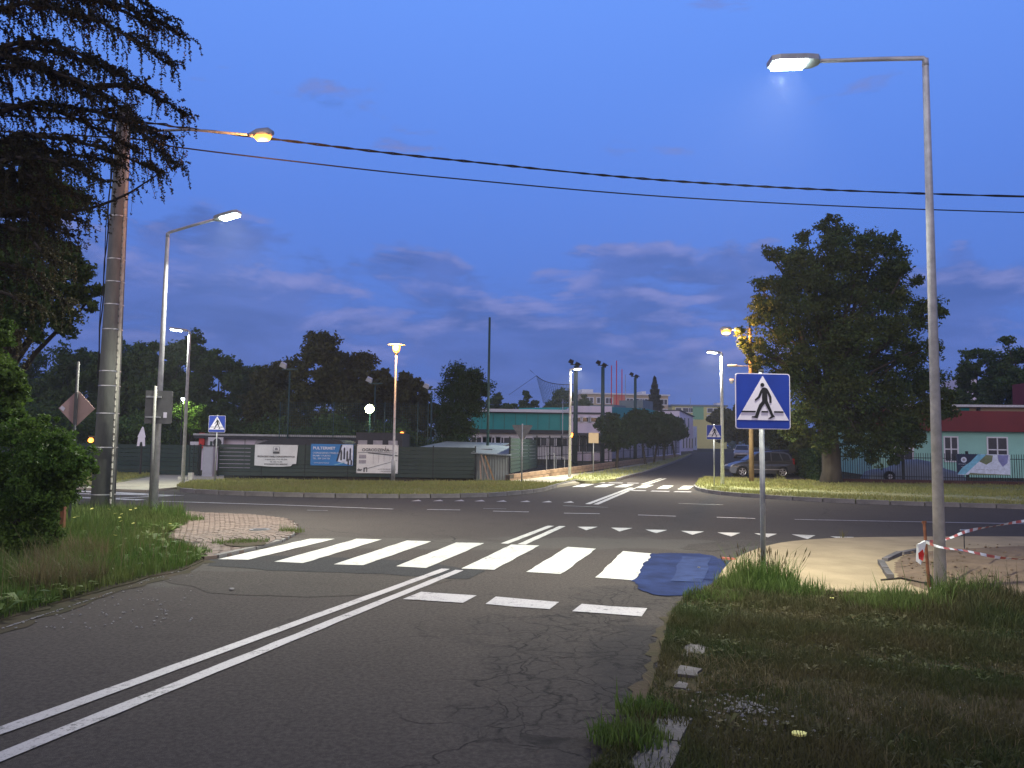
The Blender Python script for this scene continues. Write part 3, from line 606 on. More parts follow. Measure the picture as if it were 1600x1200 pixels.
# ================================================================== STREET LAMPS, POLES
def light(name, kind, parent, loc, power, col, size=.25, rot=None, spread=None):
    l = bpy.data.lights.new(name, kind); l.energy = power; l.color = col
    if kind == 'AREA': l.shape = 'DISK'; l.size = size; l.spread = spread or R(165)
    else: l.shadow_soft_size = size
    o = bpy.data.objects.new(name, l); C.objects.link(o); o.parent = parent; o.location = loc
    if rot: o.rotation_euler = rot
    return o
COOL = (1.0, 1.0, .84); WARM = (1., .50, .16)
def led_lamp(base, ytop, az, arm, rise, label, power, r0, r1, head=(.62, .26), emat='led', tilt=0., group='LED street lamps', yaw_in=0, xy=None, col=COOL, side=0., lean=0., swing=0., spread=None):
    xy = xy or G(*base); H = zat(xy, ytop) - T(xy[1]); t = thing('street_lamp', xy, label, 'street lamp', az, group)      # arm points along local +x
    b = MB(); b.tube([(0, 0, -.1), (0, 0, H - .12), (.0, 0, H)], [r0, r1 * 1.02, r1], 14); b.build('pole', M['galv'], t, smooth=True)
    b = MB(); b.box((0, 0, .012), (r0 * 4.4, r0 * 4.4, .024)); b.build('base_plate', M['galv_dull'], t)
    hx = arm; hz = H + rise
    b = MB().tube([(0, 0, H - .1), (0, 0, H - .02), (.03, 0, H + .01), (hx * .5, 0, H + rise * .5 + .01), (hx, 0, hz)], [r1 * 1.1, r1 * 1.05, r1 * .8, r1 * .75, r1 * .7], 10); b.build('arm', M['galv'], t, smooth=True)
    L, w = head; a = math.atan2(rise, arm) if arm > .3 else .08
    h = MB().prism([(0, -.04), (.06, -w * .42), (L * .3, -w / 2), (L * .85, -w / 2), (L, -w * .36), (L, w * .36), (L * .85, w / 2), (L * .3, w / 2), (.06, w * .42), (0, .04)], -.0, .07).build('lamp_head', M['lamp_head'], t)
    h.location = (hx - .03, 0, hz - .035); h.rotation_euler = (side, -a, 0)
    q = MB().prism([(L * .30, -w * .38), (L * .92, -w * .38), (L * .92, w * .38), (L * .30, w * .38)], -.028, -.002).build('lens', M[emat], h)
    light('lamp_light', 'AREA', h, (L * .6, 0, -.05), power, col, .3, (swing, tilt, 0), spread)
    return t
RL = led_lamp((1470, 925), 92, R(180), 1.42, -.05, 'tall galvanised lamp in the right foreground, brightest light, arm to the left', 1080, .072, .038, (.66, .30), tilt=R(-24), swing=R(-16), spread=R(135))
LL = led_lamp((240, 812), 364, R(-12), 1.2, .26, 'galvanised lamp on the left verge with a dark rectangular sign behind it', 980, .075, .04, (.62, .28), tilt=R(-2), swing=R(-8), spread=R(145))
FL = led_lamp((285, 762), 518, R(200), .12, .03, 'lit lamp on the far verge at the left, beside the small crossing sign', 420, .07, .045, (.62, .28), 'led_far', col=(.95, 1., .85))
FM = led_lamp((890, 748), 577, R(-25), .10, .0, 'lit lamp in front of the white building, left of the far street', 1500, .085, .055, (.55, .28), 'led_far')
FR = led_lamp((1129, 763), 552, R(195), .12, .02, 'lit lamp behind the far crossing sign, right of the far street', 1500, .085, .055, (.6, .28), 'led_far')
def cyl_bolts(parent, r, z, n=4):
    for k in range(n):
        a = k * 2 * math.pi / n + .78; MB().tube([(r * math.cos(a), r * math.sin(a), 0), (r * math.cos(a), r * math.sin(a), z)], .018, 6).build('bolt', M['black'], parent)
cyl_bolts(RL, .17, .10)
# park lamp with a disc hat
xy = G(614, 752); H = zat(xy, 554); pk = thing('park_lamp', xy, 'orange post-top lamp with a disc hat on the verge before the white banner', 'street lamp')
MB().tube([(0, 0, -.1), (0, 0, 1.0), (0, 0, 1.05), (0, 0, H)], [.095, .09, .06, .045], 12).build('pole', M['galv_dull'], pk, smooth=True)
MB().tube([(0, 0, H - .02), (0, 0, H + .12)], [.05, .12], 12).build('collar', M['black'], pk, smooth=True)
MB().tube([(0, 0, H + .10), (0, 0, H + .2), (0, 0, H + .40), (0, 0, H + .44)], [.11, .17, .19, .17], 16).build('bulb', M['sodium_soft'], pk, smooth=True)
MB().tube([(0, 0, H + .45), (0, 0, H + .48), (0, 0, H + .50), (0, 0, H + .56)], [.42, .42, .20, .05], 20).build('hat', M['lamp_head'], pk, smooth=True)
light('lamp_light', 'POINT', pk, (0, -.25, H + .30), 600, WARM, .15)
# concrete utility pole
xy = G(160, 803); H = zat(xy, 172); cp = thing('utility_pole', xy, 'thick grey concrete pole with steel bands on the left verge', 'utility pole', R(8))
MB().tube([(0, 0, -.2), (0, 0, H * .5), (0, 0, H)], [.27, .215, .16], 20).build('pole', M['concrete'], cp, smooth=True)
def rad(z): return .27 + (.16 - .27) * z / H
for k, z in enumerate((.45, 1.55, 2.35, 3.0, 3.35, 4.35, 4.95, 5.5, 6.05, 7.1)):
    MB().tube([(0, 0, z), (0, 0, z + .022)], [rad(z) + .008] * 2, 20).build('steel_band', M['steel'], cp)
b = MB()
for k in range(46):
    z = .3 + k * .165
    if z < H - .4: b.box((rad(z) * .80, -rad(z) * .60, z), (.05, .035, .11), R(-35))
b.build('conduit_clips', M['concrete_pale'], cp, kind='stuff')
MB().tube([(rad(.1) * .86, -rad(.1) * .42, 0), (rad(H - .3) * .9, -rad(H - .3) * .45, H - .3)], [.05, .035], 8).build('conduit', M['concrete_pale'], cp, smooth=True)
MB().tube([(-rad(z) - .03 + .02 * math.sin(z * 4), -.05, z) for z in np.arange(3.2, H - .2, .4)], .016, 6).build('cable', M['cable'], cp)
MB().tube([(-rad(z) - .06 - .02 * math.sin(z * 3), -.02, z) for z in np.arange(3.4, H - .2, .5)], .012, 6).build('cable', M['cable'], cp)
lp = P(393, 214, xy[1] - .6)
def loc_in(o, w): return (Matrix.Translation(o.location) @ o.rotation_euler.to_matrix().to_4x4()).inverted() @ Vector(w)
a0 = loc_in(cp, (xy[0] + .1, xy[1], H - .55)); a1 = loc_in(cp, lp)
MB().tube([a0, a0.lerp(a1, .5) + Vector((0, 0, .12)), a1 + Vector((0, 0, .05))], [.035, .032, .028], 8).build('arm', M['galv_dull'], cp, smooth=True)
d = (a1 - a0); az = math.atan2(d.y, d.x)
hd = MB().tube([(-.1, 0, 0), (0, 0, .0), (.15, 0, .02), (.42, 0, .02), (.55, 0, .0)], [.03, .06, .11, .12, .05], 12).build('lamp_head', M['lamp_head'], cp, smooth=True); hd.location = a1 + Vector((0, 0, .06)); hd.rotation_euler = (0, 0, az)
bu = MB().tube([(.08, 0, -.05), (.16, 0, -.07), (.42, 0, -.07), (.50, 0, -.05)], [.04, .10, .10, .04], 12).build('bulb', M['sodium'], hd, smooth=True)
light('lamp_light', 'POINT', hd, (.3, 0, -.26), 420, (1, .40, .12), .12)
# overhead cables (twisted bundle and a single line)
def wire(label, pts, r, twist=0):
    n = len(pts); path = bezier_smooth3([P(*p) for p in pts], 14); b = MB()
    if twist:
        for s in (0, 1):
            q = []
            L = 0
            for i, p in enumerate(path):
                L += (p - path[i - 1]).length if i else 0; a = L * 5 + s * math.pi; q.append(p + Vector((0, math.cos(a) * r * .8, math.sin(a) * r * .8)))
            b.tube(q, r * .75, 5)
    else: b.tube(path, r, 6)
    o = b.build('overhead_cable', M['cable'], None, label, cat='cable', smooth=True); return o
def bezier_smooth3(pts, n):
    q = []
    for i in range(len(pts) - 1):
        p0, p1, p2, p3 = pts[max(i - 1, 0)], pts[i], pts[i + 1], pts[min(i + 2, len(pts) - 1)]
        for k in range(n):
            t = k / n; q.append(.5 * ((2 * p1) + (p2 - p0) * t + (2 * p0 - 5 * p1 + 4 * p2 - p3) * t * t + (3 * p1 - p0 - 3 * p2 + p3) * t ** 3))
    return q + [pts[-1]]
PY = xy[1]
wire('upper, thicker overhead cable from the concrete pole across the sky', [(-300, 165, PY + 3), (190, 190, PY), (280, 199, PY + .2), (450, 220, PY + .8), (700, 249, PY + 1.6), (1100, 286, PY + 3), (1600, 307, PY + 5), (2300, 318, PY + 8)], .025, 1)
wire('lower, thinner overhead cable from the concrete pole across the sky', [(-300, 190, PY + 3), (192, 216, PY), (270, 229, PY + .2), (450, 251, PY + .8), (700, 278, PY + 1.6), (1100, 311, PY + 3), (1600, 332, PY + 5), (2300, 345, PY + 8)], .019, 0)
# wooden pole with orange lamp beside the big tree
xy = G(1174.5, 757); H = zat(xy, 512); wp = thing('utility_pole', xy, 'wooden pole in front of the grey car carrying an orange lamp', 'utility pole')
MB().tube([(0, 0, -.1), (0, 0, H * .5), (0, 0, H)], [.125, .10, .075], 12).build('pole', M['wood'], wp, smooth=True)
def put(parent, px, py, Y): return loc_in(parent, P(px, py, Y))
q = put(wp, 1143, 515, xy[1]); z0 = q.z - .3
MB().tube([(0, 0, z0), (q.x * .5, 0, z0 + .22), (q.x, 0, q.z)], .03, 8).build('arm', M['galv_dull'], wp, smooth=True)
MB().tube([(q.x + .02, 0, q.z), (q.x - .1, 0, q.z + .02), (q.x - .45, 0, q.z + .02), (q.x - .56, 0, q.z)], [.05, .12, .13, .04], 12).build('lamp_head', M['lamp_head'], wp, smooth=True)
MB().tube([(q.x - .05, 0, q.z - .08), (q.x - .14, 0, q.z - .10), (q.x - .42, 0, q.z - .10), (q.x - .5, 0, q.z - .08)], [.05, .13, .13, .05], 12).build('bulb', M['sodium_soft'], wp, smooth=True)
light('lamp_light', 'POINT', wp, (q.x - .28, -.05, q.z - .34), 1700, WARM, .12)
q2 = put(wp, 1152, 572, xy[1])
MB().tube([(0, 0, q2.z), (q2.x, 0, q2.z)], .022, 6).build('arm', M['galv_dull'], wp); MB().tube([(q2.x + .05, 0, q2.z), (q2.x - .1, 0, q2.z + .02), (q2.x - .42, 0, q2.z + .01), (q2.x - .5, 0, q2.z)], [.03, .07, .07, .02], 10).build('lamp_head', M['lens_off'], wp, smooth=True)
q3 = put(wp, 1143, 596, xy[1]); MB().tube([(0, 0, q3.z), (q3.x, 0, q3.z)], .018, 6).build('arm', M['galv_dull'], wp); MB().tube([(q3.x, 0, q3.z - .1), (q3.x, 0, q3.z + .12)], [.07, .13], 10).build('loudspeaker', M['lens_off'], wp, smooth=True)
# ================================================================== SIGNS
def crossing_sign(base, top, size, label, r=.03, rz=0., postx=None, group='pedestrian crossing signs'):
    xy = G(*base); zt = zat(xy, top) - T(xy[1]); t = thing('crossing_sign', xy, label, 'road sign', rz, group); s = size
    MB().tube([(0, 0, -.15), (0, 0, zt + .03)], r, 12).build('post', M['galv_dull'], t, smooth=True)
    MB().tube([(0, 0, zt + .03), (0, 0, zt + .06)], [r * 1.15, r * .9], 12).build('cap', M['black'], t)
    zc = zt - s / 2; y0 = -r - .012
    def rr(h, rad_):
        q = []
        for cx, cz, a0 in ((h - rad_, h - rad_, 0), (-h + rad_, h - rad_, 90), (-h + rad_, -h + rad_, 180), (h - rad_, -h + rad_, 270)):
            for k in range(5): a = R(a0 + k * 22.5); q.append((cx + rad_ * math.cos(a), cz + rad_ * math.sin(a)))
        return q
    def up(poly): return [(a * s, b * s + zc) for a, b in poly]
    def px(*pts): return up([((x - 403) / 330, -(y - 547) / 322) for x, y in pts])
    MB().prism(up(rr(.5, .05)), y0 - .004, y0 + .010, 'y').build('plate', M['sign_white'], t)
    MB().prism(up(rr(.485, .042)), y0 - .006, y0 - .0045, 'y').build('blue_field', M['sign_blue'], t)
    MB().prism(px((403, 400), (247, 656), (558, 656)), y0 - .008, y0 - .0065, 'y').build('white_triangle', M['sign_white'], t)
    w = MB(); A, B = y0 - .0105, y0 - .0085
    w.prism(px(*[(400 + 12 * math.cos(k * .5236), 453 + 12 * math.sin(k * .5236)) for k in range(12)]), A, B, 'y')
    w.prism(px((399, 470), (415, 467), (429, 473), (441, 493), (454, 521), (455, 556), (442, 557), (440, 524), (428, 500), (431, 545), (440, 566), (456, 604), (466, 626), (474, 634), (446, 648), (432, 646),
               (452, 632), (434, 596), (414, 560), (398, 580), (384, 606), (372, 638), (370, 646), (334, 641), (336, 635), (354, 632), (366, 598), (380, 566), (398, 546), (397, 520), (399, 497), (385, 527), (358, 547), (353, 538), (373, 520), (388, 486)), A, B, 'y')
    w.build('walking_figure', M['sign_black'], t)
    for q in (((276, 603), (360, 603), (357, 612), (272, 612)), ((394, 603), (431, 603), (434, 612), (391, 612)), ((467, 603), (524, 603), (527, 612), (471, 612))): MB().prism(px(*q), A - .0012, B, 'y').build('crossing_bar', M['sign_black'], t)
    for dz in (.25, -.25): MB().box((0, y0 + .02, zc + dz * s), (s * .5, .02, .03)).build('bracket', M['galv_dull'], t)
    return t
crossing_sign((1193, 912), 584, .735, 'large pedestrian crossing sign in the right foreground, grass at its post', .034, R(3))
crossing_sign((335.5, 758), 649.5, .66, 'small pedestrian crossing sign on the far left verge', .026)
crossing_sign((1116, 764), 664, .62, 'pedestrian crossing sign by the lamp right of the far street', .026, R(-4))
xy = G(815, 759); zt = zat(xy, 664); t = thing('give_way_sign', xy, 'grey back of an inverted triangular give way sign near the brick wall corner', 'road sign')
MB().tube([(0, 0, -.1), (0, 0, zt + .05)], .03, 10).build('post', M['galv_dull'], t, smooth=True); MB().prism([(-.42, zt), (.42, zt), (.44, zt - .05), (.03, zt - .70), (-.03, zt - .70), (-.44, zt - .05)], .03, .042, 'y').build('plate', M['sign_grey'], t)
xy = G(927, 741); zt = zat(xy, 676) - T(xy[1]); t = thing('square_sign', xy, 'beige back of a square sign before the row of trees', 'road sign')
MB().tube([(0, 0, -.1), (0, 0, zt)], .035, 10).build('post', M['galv_dull'], t, smooth=True); MB().box((0, -.045, zt - .33), (.62, .012, .64)).build('plate', M['beige'], t)
xy = G(233, 815); zt = zat(xy, 603) ; t = thing('rectangular_sign', xy, 'dark back of a rectangular sign in front of the left lamp pole', 'road sign', R(10))
MB().tube([(0, 0, -.1), (0, 0, zt)], .032, 12).build('post', M['sign_grey'], t, smooth=True); c = loc_in(t, P(247, 636, xy[1]))
MB().prism([(c.x - .28, c.z - .36), (c.x + .25, c.z - .36), (c.x + .28, c.z - .33), (c.x + .28, c.z + .33), (c.x + .25, c.z + .36), (c.x - .28, c.z + .36)], .035, .048, 'y').build('plate', M['sign_back'], t)
MB().box((c.x + .14, .032, c.z - .17), (.07, .004, .12)).build('sticker', M['sign_white'], t)
for dz in (.22, -.22): MB().box((c.x - .1, .01, c.z + dz), (.3, .05, .035)).build('bracket', M['galv_dull'], t)
xy = P(109, 800, 14.6); zt = P(113, 565, 14.6).z; t = thing('priority_sign', (xy.x, xy.y, 0), 'tan back of a diamond-shaped road sign behind the left bush', 'road sign', R(4))
MB().tube([(0, 0, -.1), (0, 0, zt)], .026, 10).build('post', M['sign_back'], t, smooth=True); zc = P(109, 638, 14.6).z - 0; d = .33
MB().prism([(-d, zc), (0, zc - d * 1.05), (d, zc), (0, zc + d * 1.05)], .03, .042, 'y').build('plate', M['sign_back_tan'], t); MB().box((0, .0, zc), (.05, .05, .62)).build('bracket', M['sign_back'], t)
MB().prism([(-d * .93, zc), (-d * .72, zc - .06), (-d * .62, zc), (-d * .8, zc + .05)], .022, .029, 'y').build('sticker', M['sign_white'], t)
xy = P(219, 740, 36); t = thing('direction_sign', (xy.x, xy.y, 0), 'pale triangular board on a dark post before the left fence', 'sign', R(0))
zc = P(219, 697, 36).z; MB().tube([(0, 0, 0), (0, 0, zc + .3)], .05, 8).build('post', M['black'], t)
MB().prism([(-.19, zc), (-.08, zc), (-.04, zc + .18), (.0, zc + .2), (.05, zc + .18), (.08, zc), (.19, zc), (.16, zc + .4), (.2, zc + .41), (.08, zc + .88), (.02, zc + .9), (-.18, zc + .42), (-.15, zc + .4)], -.07, -.055, 'y').build('plate', M['sign_white'], t)
# rusty stake with red and white barrier tape
xy = G(1453, 926); t = thing('stake', (xy[0], xy[1], 0), 'rusty stake leaning beside the right lamp pole', 'stake'); tp = loc_in(t, P(1444, 816, xy[1] + .1))
MB().tube([(0, 0, -.1), tp], [.02, .018], 6).build('rod', M['rust'], t); MB().box((tp.x, tp.y, tp.z), (.05, .02, .03)).build('hook', M['rust'], t)
def tape(label, pts, w, sag, seg=.16):
    path = [P(*p) for p in pts]; fine = bezier_smooth3(path, 8); k = thing('barrier_tape', (0, 0, 0), label, 'barrier tape', group='red and white barrier tapes')
    L = 0; bufs = {}
    for i in range(len(fine) - 1):
        a, b = fine[i], fine[i + 1]; n = max(1, int((b - a).length / .04))
        for j in range(n):
            p, q = a.lerp(b, j / n), a.lerp(b, (j + 1) / n); L += (q - p).length; tw = math.sin(L * 1.7) * 1.2; tw2 = math.sin((L + .04) * 1.7) * 1.2
            u = Vector((0, math.sin(tw), math.cos(tw))) * w / 2; v = Vector((0, math.sin(tw2), math.cos(tw2))) * w / 2
            bufs.setdefault(int(L / seg), MB()).add([p - u, q - v, q + v, p + u, p - u + Vector((0, .002, 0)), q - v + Vector((0, .002, 0)), q + v + Vector((0, .002, 0)), p + u + Vector((0, .002, 0))], [(0, 1, 2, 3), (7, 6, 5, 4)])
    [q.build(('white_band', 'red_band')[s % 2], M[('white_cloth', 'tape_red')[s % 2]], k) for s, q in bufs.items()]; return k
Y0 = xy[1]
tape('barrier tape from the stake sagging to the right in front of the lamp pole', [(1447, 847, Y0), (1470, 855, Y0 - .35), (1510, 861, Y0 + .2), (1560, 871, Y0 + .6), (1600, 874, Y0 + 1)], .038, 0)
tape('barrier tape rising from behind the lamp pole to the right edge', [(1447, 847, Y0), (1480, 842, Y0 + .6), (1515, 829, Y0 + 1.2), (1560, 821, Y0 + 2), (1600, 814, Y0 + 2.6), (1700, 800, Y0 + 4)], .042, 0)
fl_ = thing('tape_flag', P(1446, 845, Y0 - .03), 'knotted end of barrier tape hanging from the rusty stake', 'barrier tape')
MB().add([(0, 0, 0), (-.10, -.02, -.04), (-.125, .0, -.25), (-.08, -.03, -.29), (-.02, .01, -.12), (.01, 0, -.02), (0, .03, 0), (-.1, .02, -.05)], [(0, 1, 2, 3, 4, 5), (0, 6, 7, 1), (6, 7, 2, 3, 4)]).build('tape_end', M['white_cloth'], fl_)
MB().add([(-.055, -.035, -.10), (-.11, -.03, -.15), (-.10, -.025, -.22), (-.06, -.04, -.24), (-.035, -.03, -.16)], [(0, 1, 2, 3, 4)]).build('red_band', M['red'], fl_)
p = Vector((*G(1507, 863), 0)); t = thing('wire_stake', (p.x, p.y, .05), 'thin wire stake holding the barrier tape right of the lamp pole', 'stake'); tp = loc_in(t, P(1506, 828, p.y))
MB().tube([(0, 0, -.1), tp], .009, 5).build('rod', M['black'], t); MB().box(tuple(tp), (.16, .02, .02), .3).build('crossbar', M['steel'], t)
# ================================================================== FENCES
def text(s, size, m, parent, loc, name='lettering', bold=0., align='LEFT', rot=(R(90), 0, 0), sx=1.):
    cu = bpy.data.curves.new('lettering', 'FONT'); cu.body = s; cu.size = size; cu.extrude = .002; cu.offset = bold; cu.align_x = align; cu.resolution_u = 3
    tmp = bpy.data.objects.new('tmp', cu); C.objects.link(tmp); bpy.context.view_layer.update()
    me = bpy.data.meshes.new_from_object(tmp.evaluated_get(bpy.context.evaluated_depsgraph_get())); bpy.data.objects.remove(tmp)
    me.materials.clear(); me.materials.append(m); o = bpy.data.objects.new(name, me); C.objects.link(o); o.parent = parent; o.location = loc; o.rotation_euler = rot; o.scale = (sx, 1, 1); return o
def frame_of(a, b): a, b = Vector(a), Vector(b); d = b - a; return a, d.length, math.atan2(d.y, d.x)
def slat_fence(label, A, B, npan, h, nsl=8, z0=.1, group='green slatted fence panels', m='fence_strip', posts=True):
    a, L, az = frame_of(A, B); t = thing('slat_fence', (a.x, a.y, T(a.y)), label, 'fence', az); w = L / npan; dz = T(B[1]) - T(A[1])
    sl = MB().box((0, 0, 0), (w - .05, .018, h / nsl - .018)).build('slat', M[m], t); ps = MB().box((0, 0, 0), (.06, .06, h + .12)).build('post', M['fence_black'], t); f1 = f2 = True
    for i in range(npan):
        for k in range(nsl):
            o = sl if f1 else share(sl, t); f1 = False; o.location = ((i + .5) * w, random.uniform(-.004, .004), z0 + (k + .5) * h / nsl + dz * (i + .5) / npan); o.rotation_euler = (random.uniform(-.05, .05), 0, 0)
    for i in range(npan + 1):
        o = ps if f2 else share(ps, t); f2 = False; o.location = (i * w, .04, z0 + h / 2 + dz * i / npan)
    return t
fA, fB = G(340, 746), G(742, 750.5)
hF = 1.50; fz = .12
fence1 = slat_fence('long dark green slatted fence carrying three banners', fA, fB, 6, hF, 8)
slat_fence('dark green slatted fence running back from the brick wall corner', G(797, 751), G(838, 739), 3, 1.75, 9, .35)
def bar_fence(label, A, B, h, z0, gap=.12, post_every=2.5, nmax=300, m='fence_black', r=.011, rails=(.12, .9), postr=.035, name='iron_fence', spear=0.):
    a, L, az = frame_of(A, B); t = thing(name, (a.x, a.y, T(a.y)), label, 'fence', az); dz = T(B[1]) - T(A[1])
    n = min(int(L / gap), nmax); pk = MB().box((0, 0, 0), (r * 2, r * 2, h)).build('picket', M[m], t); first = True; tot = n * gap
    for i in range(n):
        o = pk if first else share(pk, t); first = False; o.location = ((i + .5) * gap, 0, z0 + h / 2 + dz * i * gap / L + random.uniform(-.01, .01)); o.rotation_euler = (0, random.uniform(-.01, .01), 0)
    for q in rails: MB().tube([(0, 0, z0 + h * q), (tot, 0, z0 + h * q + dz * tot / L)], .024, 4).build('rail', M[m], t)
    pp = MB().box((0, 0, 0), (postr * 2, postr * 2, h + .25)).build('post', M[m], t); np_ = int(tot / post_every)
    for i in range(np_ + 1):
        o = pp if i == 0 else share(pp, t); o.location = (i * post_every, .03, z0 + h / 2 + dz * i * post_every / L)
    return t
bar_fence('black mesh fence on the low brick wall along the far street', G(839, 738), G(1062, 712), 1.9, .35, .30, 2.4, 200, r=.014, rails=(.02, .35, .68, .98))
# low brick wall under it
def brick_wall(label, A, B, h, t_, m, L=.55, courses=2):
    a, len_, az = frame_of(A, B); t = thing('low_wall', (a.x, a.y, T(a.y)), label, 'wall', az); dz = T(B[1]) - T(A[1]); n = int(len_ / L); hb = h / courses
    MB().add([(0, .02, -.1), (len_, .02, -.1 + dz), (len_, t_ - .02, -.1 + dz), (0, t_ - .02, -.1), (0, .02, h - .02), (len_, .02, h - .02 + dz), (len_, t_ - .02, h - .02 + dz), (0, t_ - .02, h - .02)],
             [(0, 3, 2, 1), (4, 5, 6, 7), (0, 1, 5, 4), (1, 2, 6, 5), (2, 3, 7, 6), (3, 0, 4, 7)]).build('mortar_core', M['joint'], t)
    b0 = MB().box((0, 0, 0), (L - .02, t_, hb - .018)).build('block', M[m], t); first = True
    for c in range(courses):
        for i in range(min(n, 150)):
            o = b0 if first else share(b0, t); first = False; x = (i + .5 + .5 * (c % 2)) * L; o.location = (x, t_ / 2 + random.uniform(-.006, .006), hb * (c + .5) + dz * x / len_)
    return t
brick_wall('low brownish block wall under the fence along the far street', G(797, 754.5), G(1062, 715), .38, .25, 'brick_wall', 1.0, 2)
# dark fence on the far left
slat_fence('dark slatted fence on the far left behind the concrete pole', P(90, 700, 39.)[:2], P(312, 700, 37.6)[:2], 3, 1.45, 7, .08, m='fence_green')
# gate area: cabinet, gate posts, bollard
xy = G(322, 747); t = thing('cabinet', (xy[0], xy[1], .05), 'lilac grey utility cabinet behind the small crossing sign', 'cabinet'); MB().box((0, .3, .72), (.48, .4, 1.44)).build('body', M['cabinet'], t); MB().box((0, .09, .75), (.4, .02, 1.2)).build('door', M['cabinet'], t)
MB().box((0, .3, 1.46), (.54, .46, .05)).build('lid', M['roof_dark'], t)
xy = G(298, 752); t = thing('bollard', (xy[0], xy[1], .07), 'small concrete block beside the far left lamp', 'bollard'); MB().box((0, 0, .15), (.2, .2, .3), taper=.9).build('block', M['concrete_pale'], t); MB().box((-.35, .1, .06), (.4, .25, .12)).build('slab', M['concrete_pale'], t)
xy = G(306, 746); t = thing('gate', (xy[0], xy[1], .05), 'dark open metal gate left of the utility cabinet', 'gate')
for x in (-.35, -.15, .05, .2): MB().box((x, 0, .75), (.03, .03, 1.5)).build('bar', M['fence_black'], t)
for z in (.15, 1.45): MB().box((-.07, 0, z), (.6, .04, .04)).build('rail', M['fence_black'], t)
MB().box((.62, .1, .8), (.09, .09, 1.75)).build('post', M['fence_green'], t)
# right iron fence on a brown plinth
rA, rB = G(1318, 757.5), G(1640, 764)
rA = (rA[0], rA[1] + .3); rB = (rB[0] + 6, rB[1] + .6)
brick_wall('low brown plinth under the iron fence on the right', rA, rB, .30, .22, 'plinth_brown', 1.6, 1)
iron = bar_fence('dark spiked iron fence in front of the mint green building', (rA[0], rA[1] + .1), (rB[0], rB[1] + .1), 1.35, .28, .115, 3.1, 160, rails=(.12, .82), postr=.05)
# ------------------------------------------------------------------ banners
def on_fence(px):
    a, L, az = frame_of(fA, fB); lo, hi = 0, L
    for _ in range(40):
        m = (lo + hi) / 2; x = a.x + m * math.cos(az); y = a.y + m * math.sin(az)
        inv = _M.transposed(); c = inv @ Vector((x, y, 1.3 - CAMH)); q = 800 + F * c.x / -c.z
        if q < px: lo = m
        else: hi = m
    return lo, az, Vector((a.x + lo * math.cos(az), a.y + lo * math.sin(az), 0))
def banner(px0, px1, ytop, ybot, label, m, wav=0., sagc=0.):
    s0, az, p0 = on_fence(px0); s1, _, p1 = on_fence(px1); w = s1 - s0; z1 = zat(p0, ytop); z0 = zat(p0, ybot); h = z1 - z0
    n = Vector((math.sin(az), -math.cos(az), 0)) * .06
    t = thing('banner', (p0.x + n.x, p0.y + n.y, z0), label, 'banner', az); nx, nz = 24, 10; b = MB()
    for j in range(nz + 1):
        for i in range(nx + 1):
            u, v = i / nx, j / nz; yy = -.01 - wav * (.5 + .5 * math.sin(u * 9 + v * 2)) * (1 - v * .5)
            zz = h * v - sagc * math.sin(math.pi * u) * (1 - v) * h - (.06 * h * (1 - v) * (u > .9) if wav else 0) * -1.6
            b.v.append((w * u - (.03 * w * u * (1 - v) if wav else 0), yy, zz))
    b.f = [(j * (nx + 1) + i, j * (nx + 1) + i + 1, (j + 1) * (nx + 1) + i + 1, (j + 1) * (nx + 1) + i) for j in range(nz) for i in range(nx)]
    n0 = len(b.v); b.v += [(x, y + .006, z) for x, y, z in b.v]; b.f += [tuple(k + n0 for k in f[::-1]) for f in b.f[:]]
    b.build('sheet', m, t, smooth=True, fix=False)
    for x in (.03, w - .03):
        for z in (.04, h - .04): MB().box((x, .03, z), (.03, .09, .03)).build('tie', M['black'], t)
    return t, w, h
t, w, h = banner(399, 466, 694.5, 727, 'creased white banner with grey lettering, leftmost on the fence', M['white_cloth'], .03, .05)
y = -.055
MB().box((w * .50, y, h * .80), (w * .15, .004, h * .22)).build('logo_frame', M['ink_grey'], t); MB().box((w * .5, y - .004, h * .80), (w * .13, .004, h * .19)).build('logo_field', M['white_cloth'], t)
MB().prism([(w * .465, h * .74), (w * .535, h * .74), (w * .535, h * .82), (w * .5, h * .87), (w * .465, h * .82)], y - .010, y - .007, 'y').build('logo_house', M['ink_grey'], t)
MB().box((w * .50, y, h * .62), (w * .15, .004, h * .085)).build('logo_bar', M['ink'], t)
text('PRODUCENT PANELI OGRODZENIOWYCH', .105, M['ink'], t, (w * .5, y, h * .40), align='CENTER', bold=.002, sx=.86)
text('na wymiar (max 1,2 m)  600 zł/mb', .095, M['ink'], t, (w * .5, y, h * .27), align='CENTER', sx=.8); text('TEL. 602 712 344', .095, M['ink'], t, (w * .5, y, h * .15), align='CENTER', sx=.85)
text('WYKONAWSTWO I MONTAŻ', .09, M['ink'], t, (w * .5, y, h * .04), align='CENTER', bold=.002, sx=.9)
t, w, h = banner(486, 552.5, 693.5, 727, 'blue banner reading PULTERMET, middle of the three on the fence', M['banner_blue'])
y = -.022
text('PULTERMET', .18, M['print_pale'], t, (w * .05, y, h * .75), bold=.006, sx=1.12)
for k, s in enumerate(('OGRODZENIA PANELOWE', 'BRAMY I FURTKI', 'TEL. 509 234 750')): text(s, .11, M['print_pale'], t, (w * .05, y, h * (.55 - .13 * k)), bold=.001, sx=1.05)
text('www.pultermet.pl', .09, M['print_pale'], t, (w * .08, y, h * .10), sx=1.1)
MB().prism([(w * .62, h * .2), (w * .97, h * .02), (w * .99, h * .02), (w * .99, h * .98), (w * .74, h * .98), (w * .64, h * .5)], y, y + .004, 'y').build('photo_print', M['print_pale'], t)
MB().prism([(w * .60, h * .2), (w * .70, h * .98), (w * .74, h * .98), (w * .64, h * .2)], y - .003, y + .001, 'y').build('photo_edge', M['navy'], t)
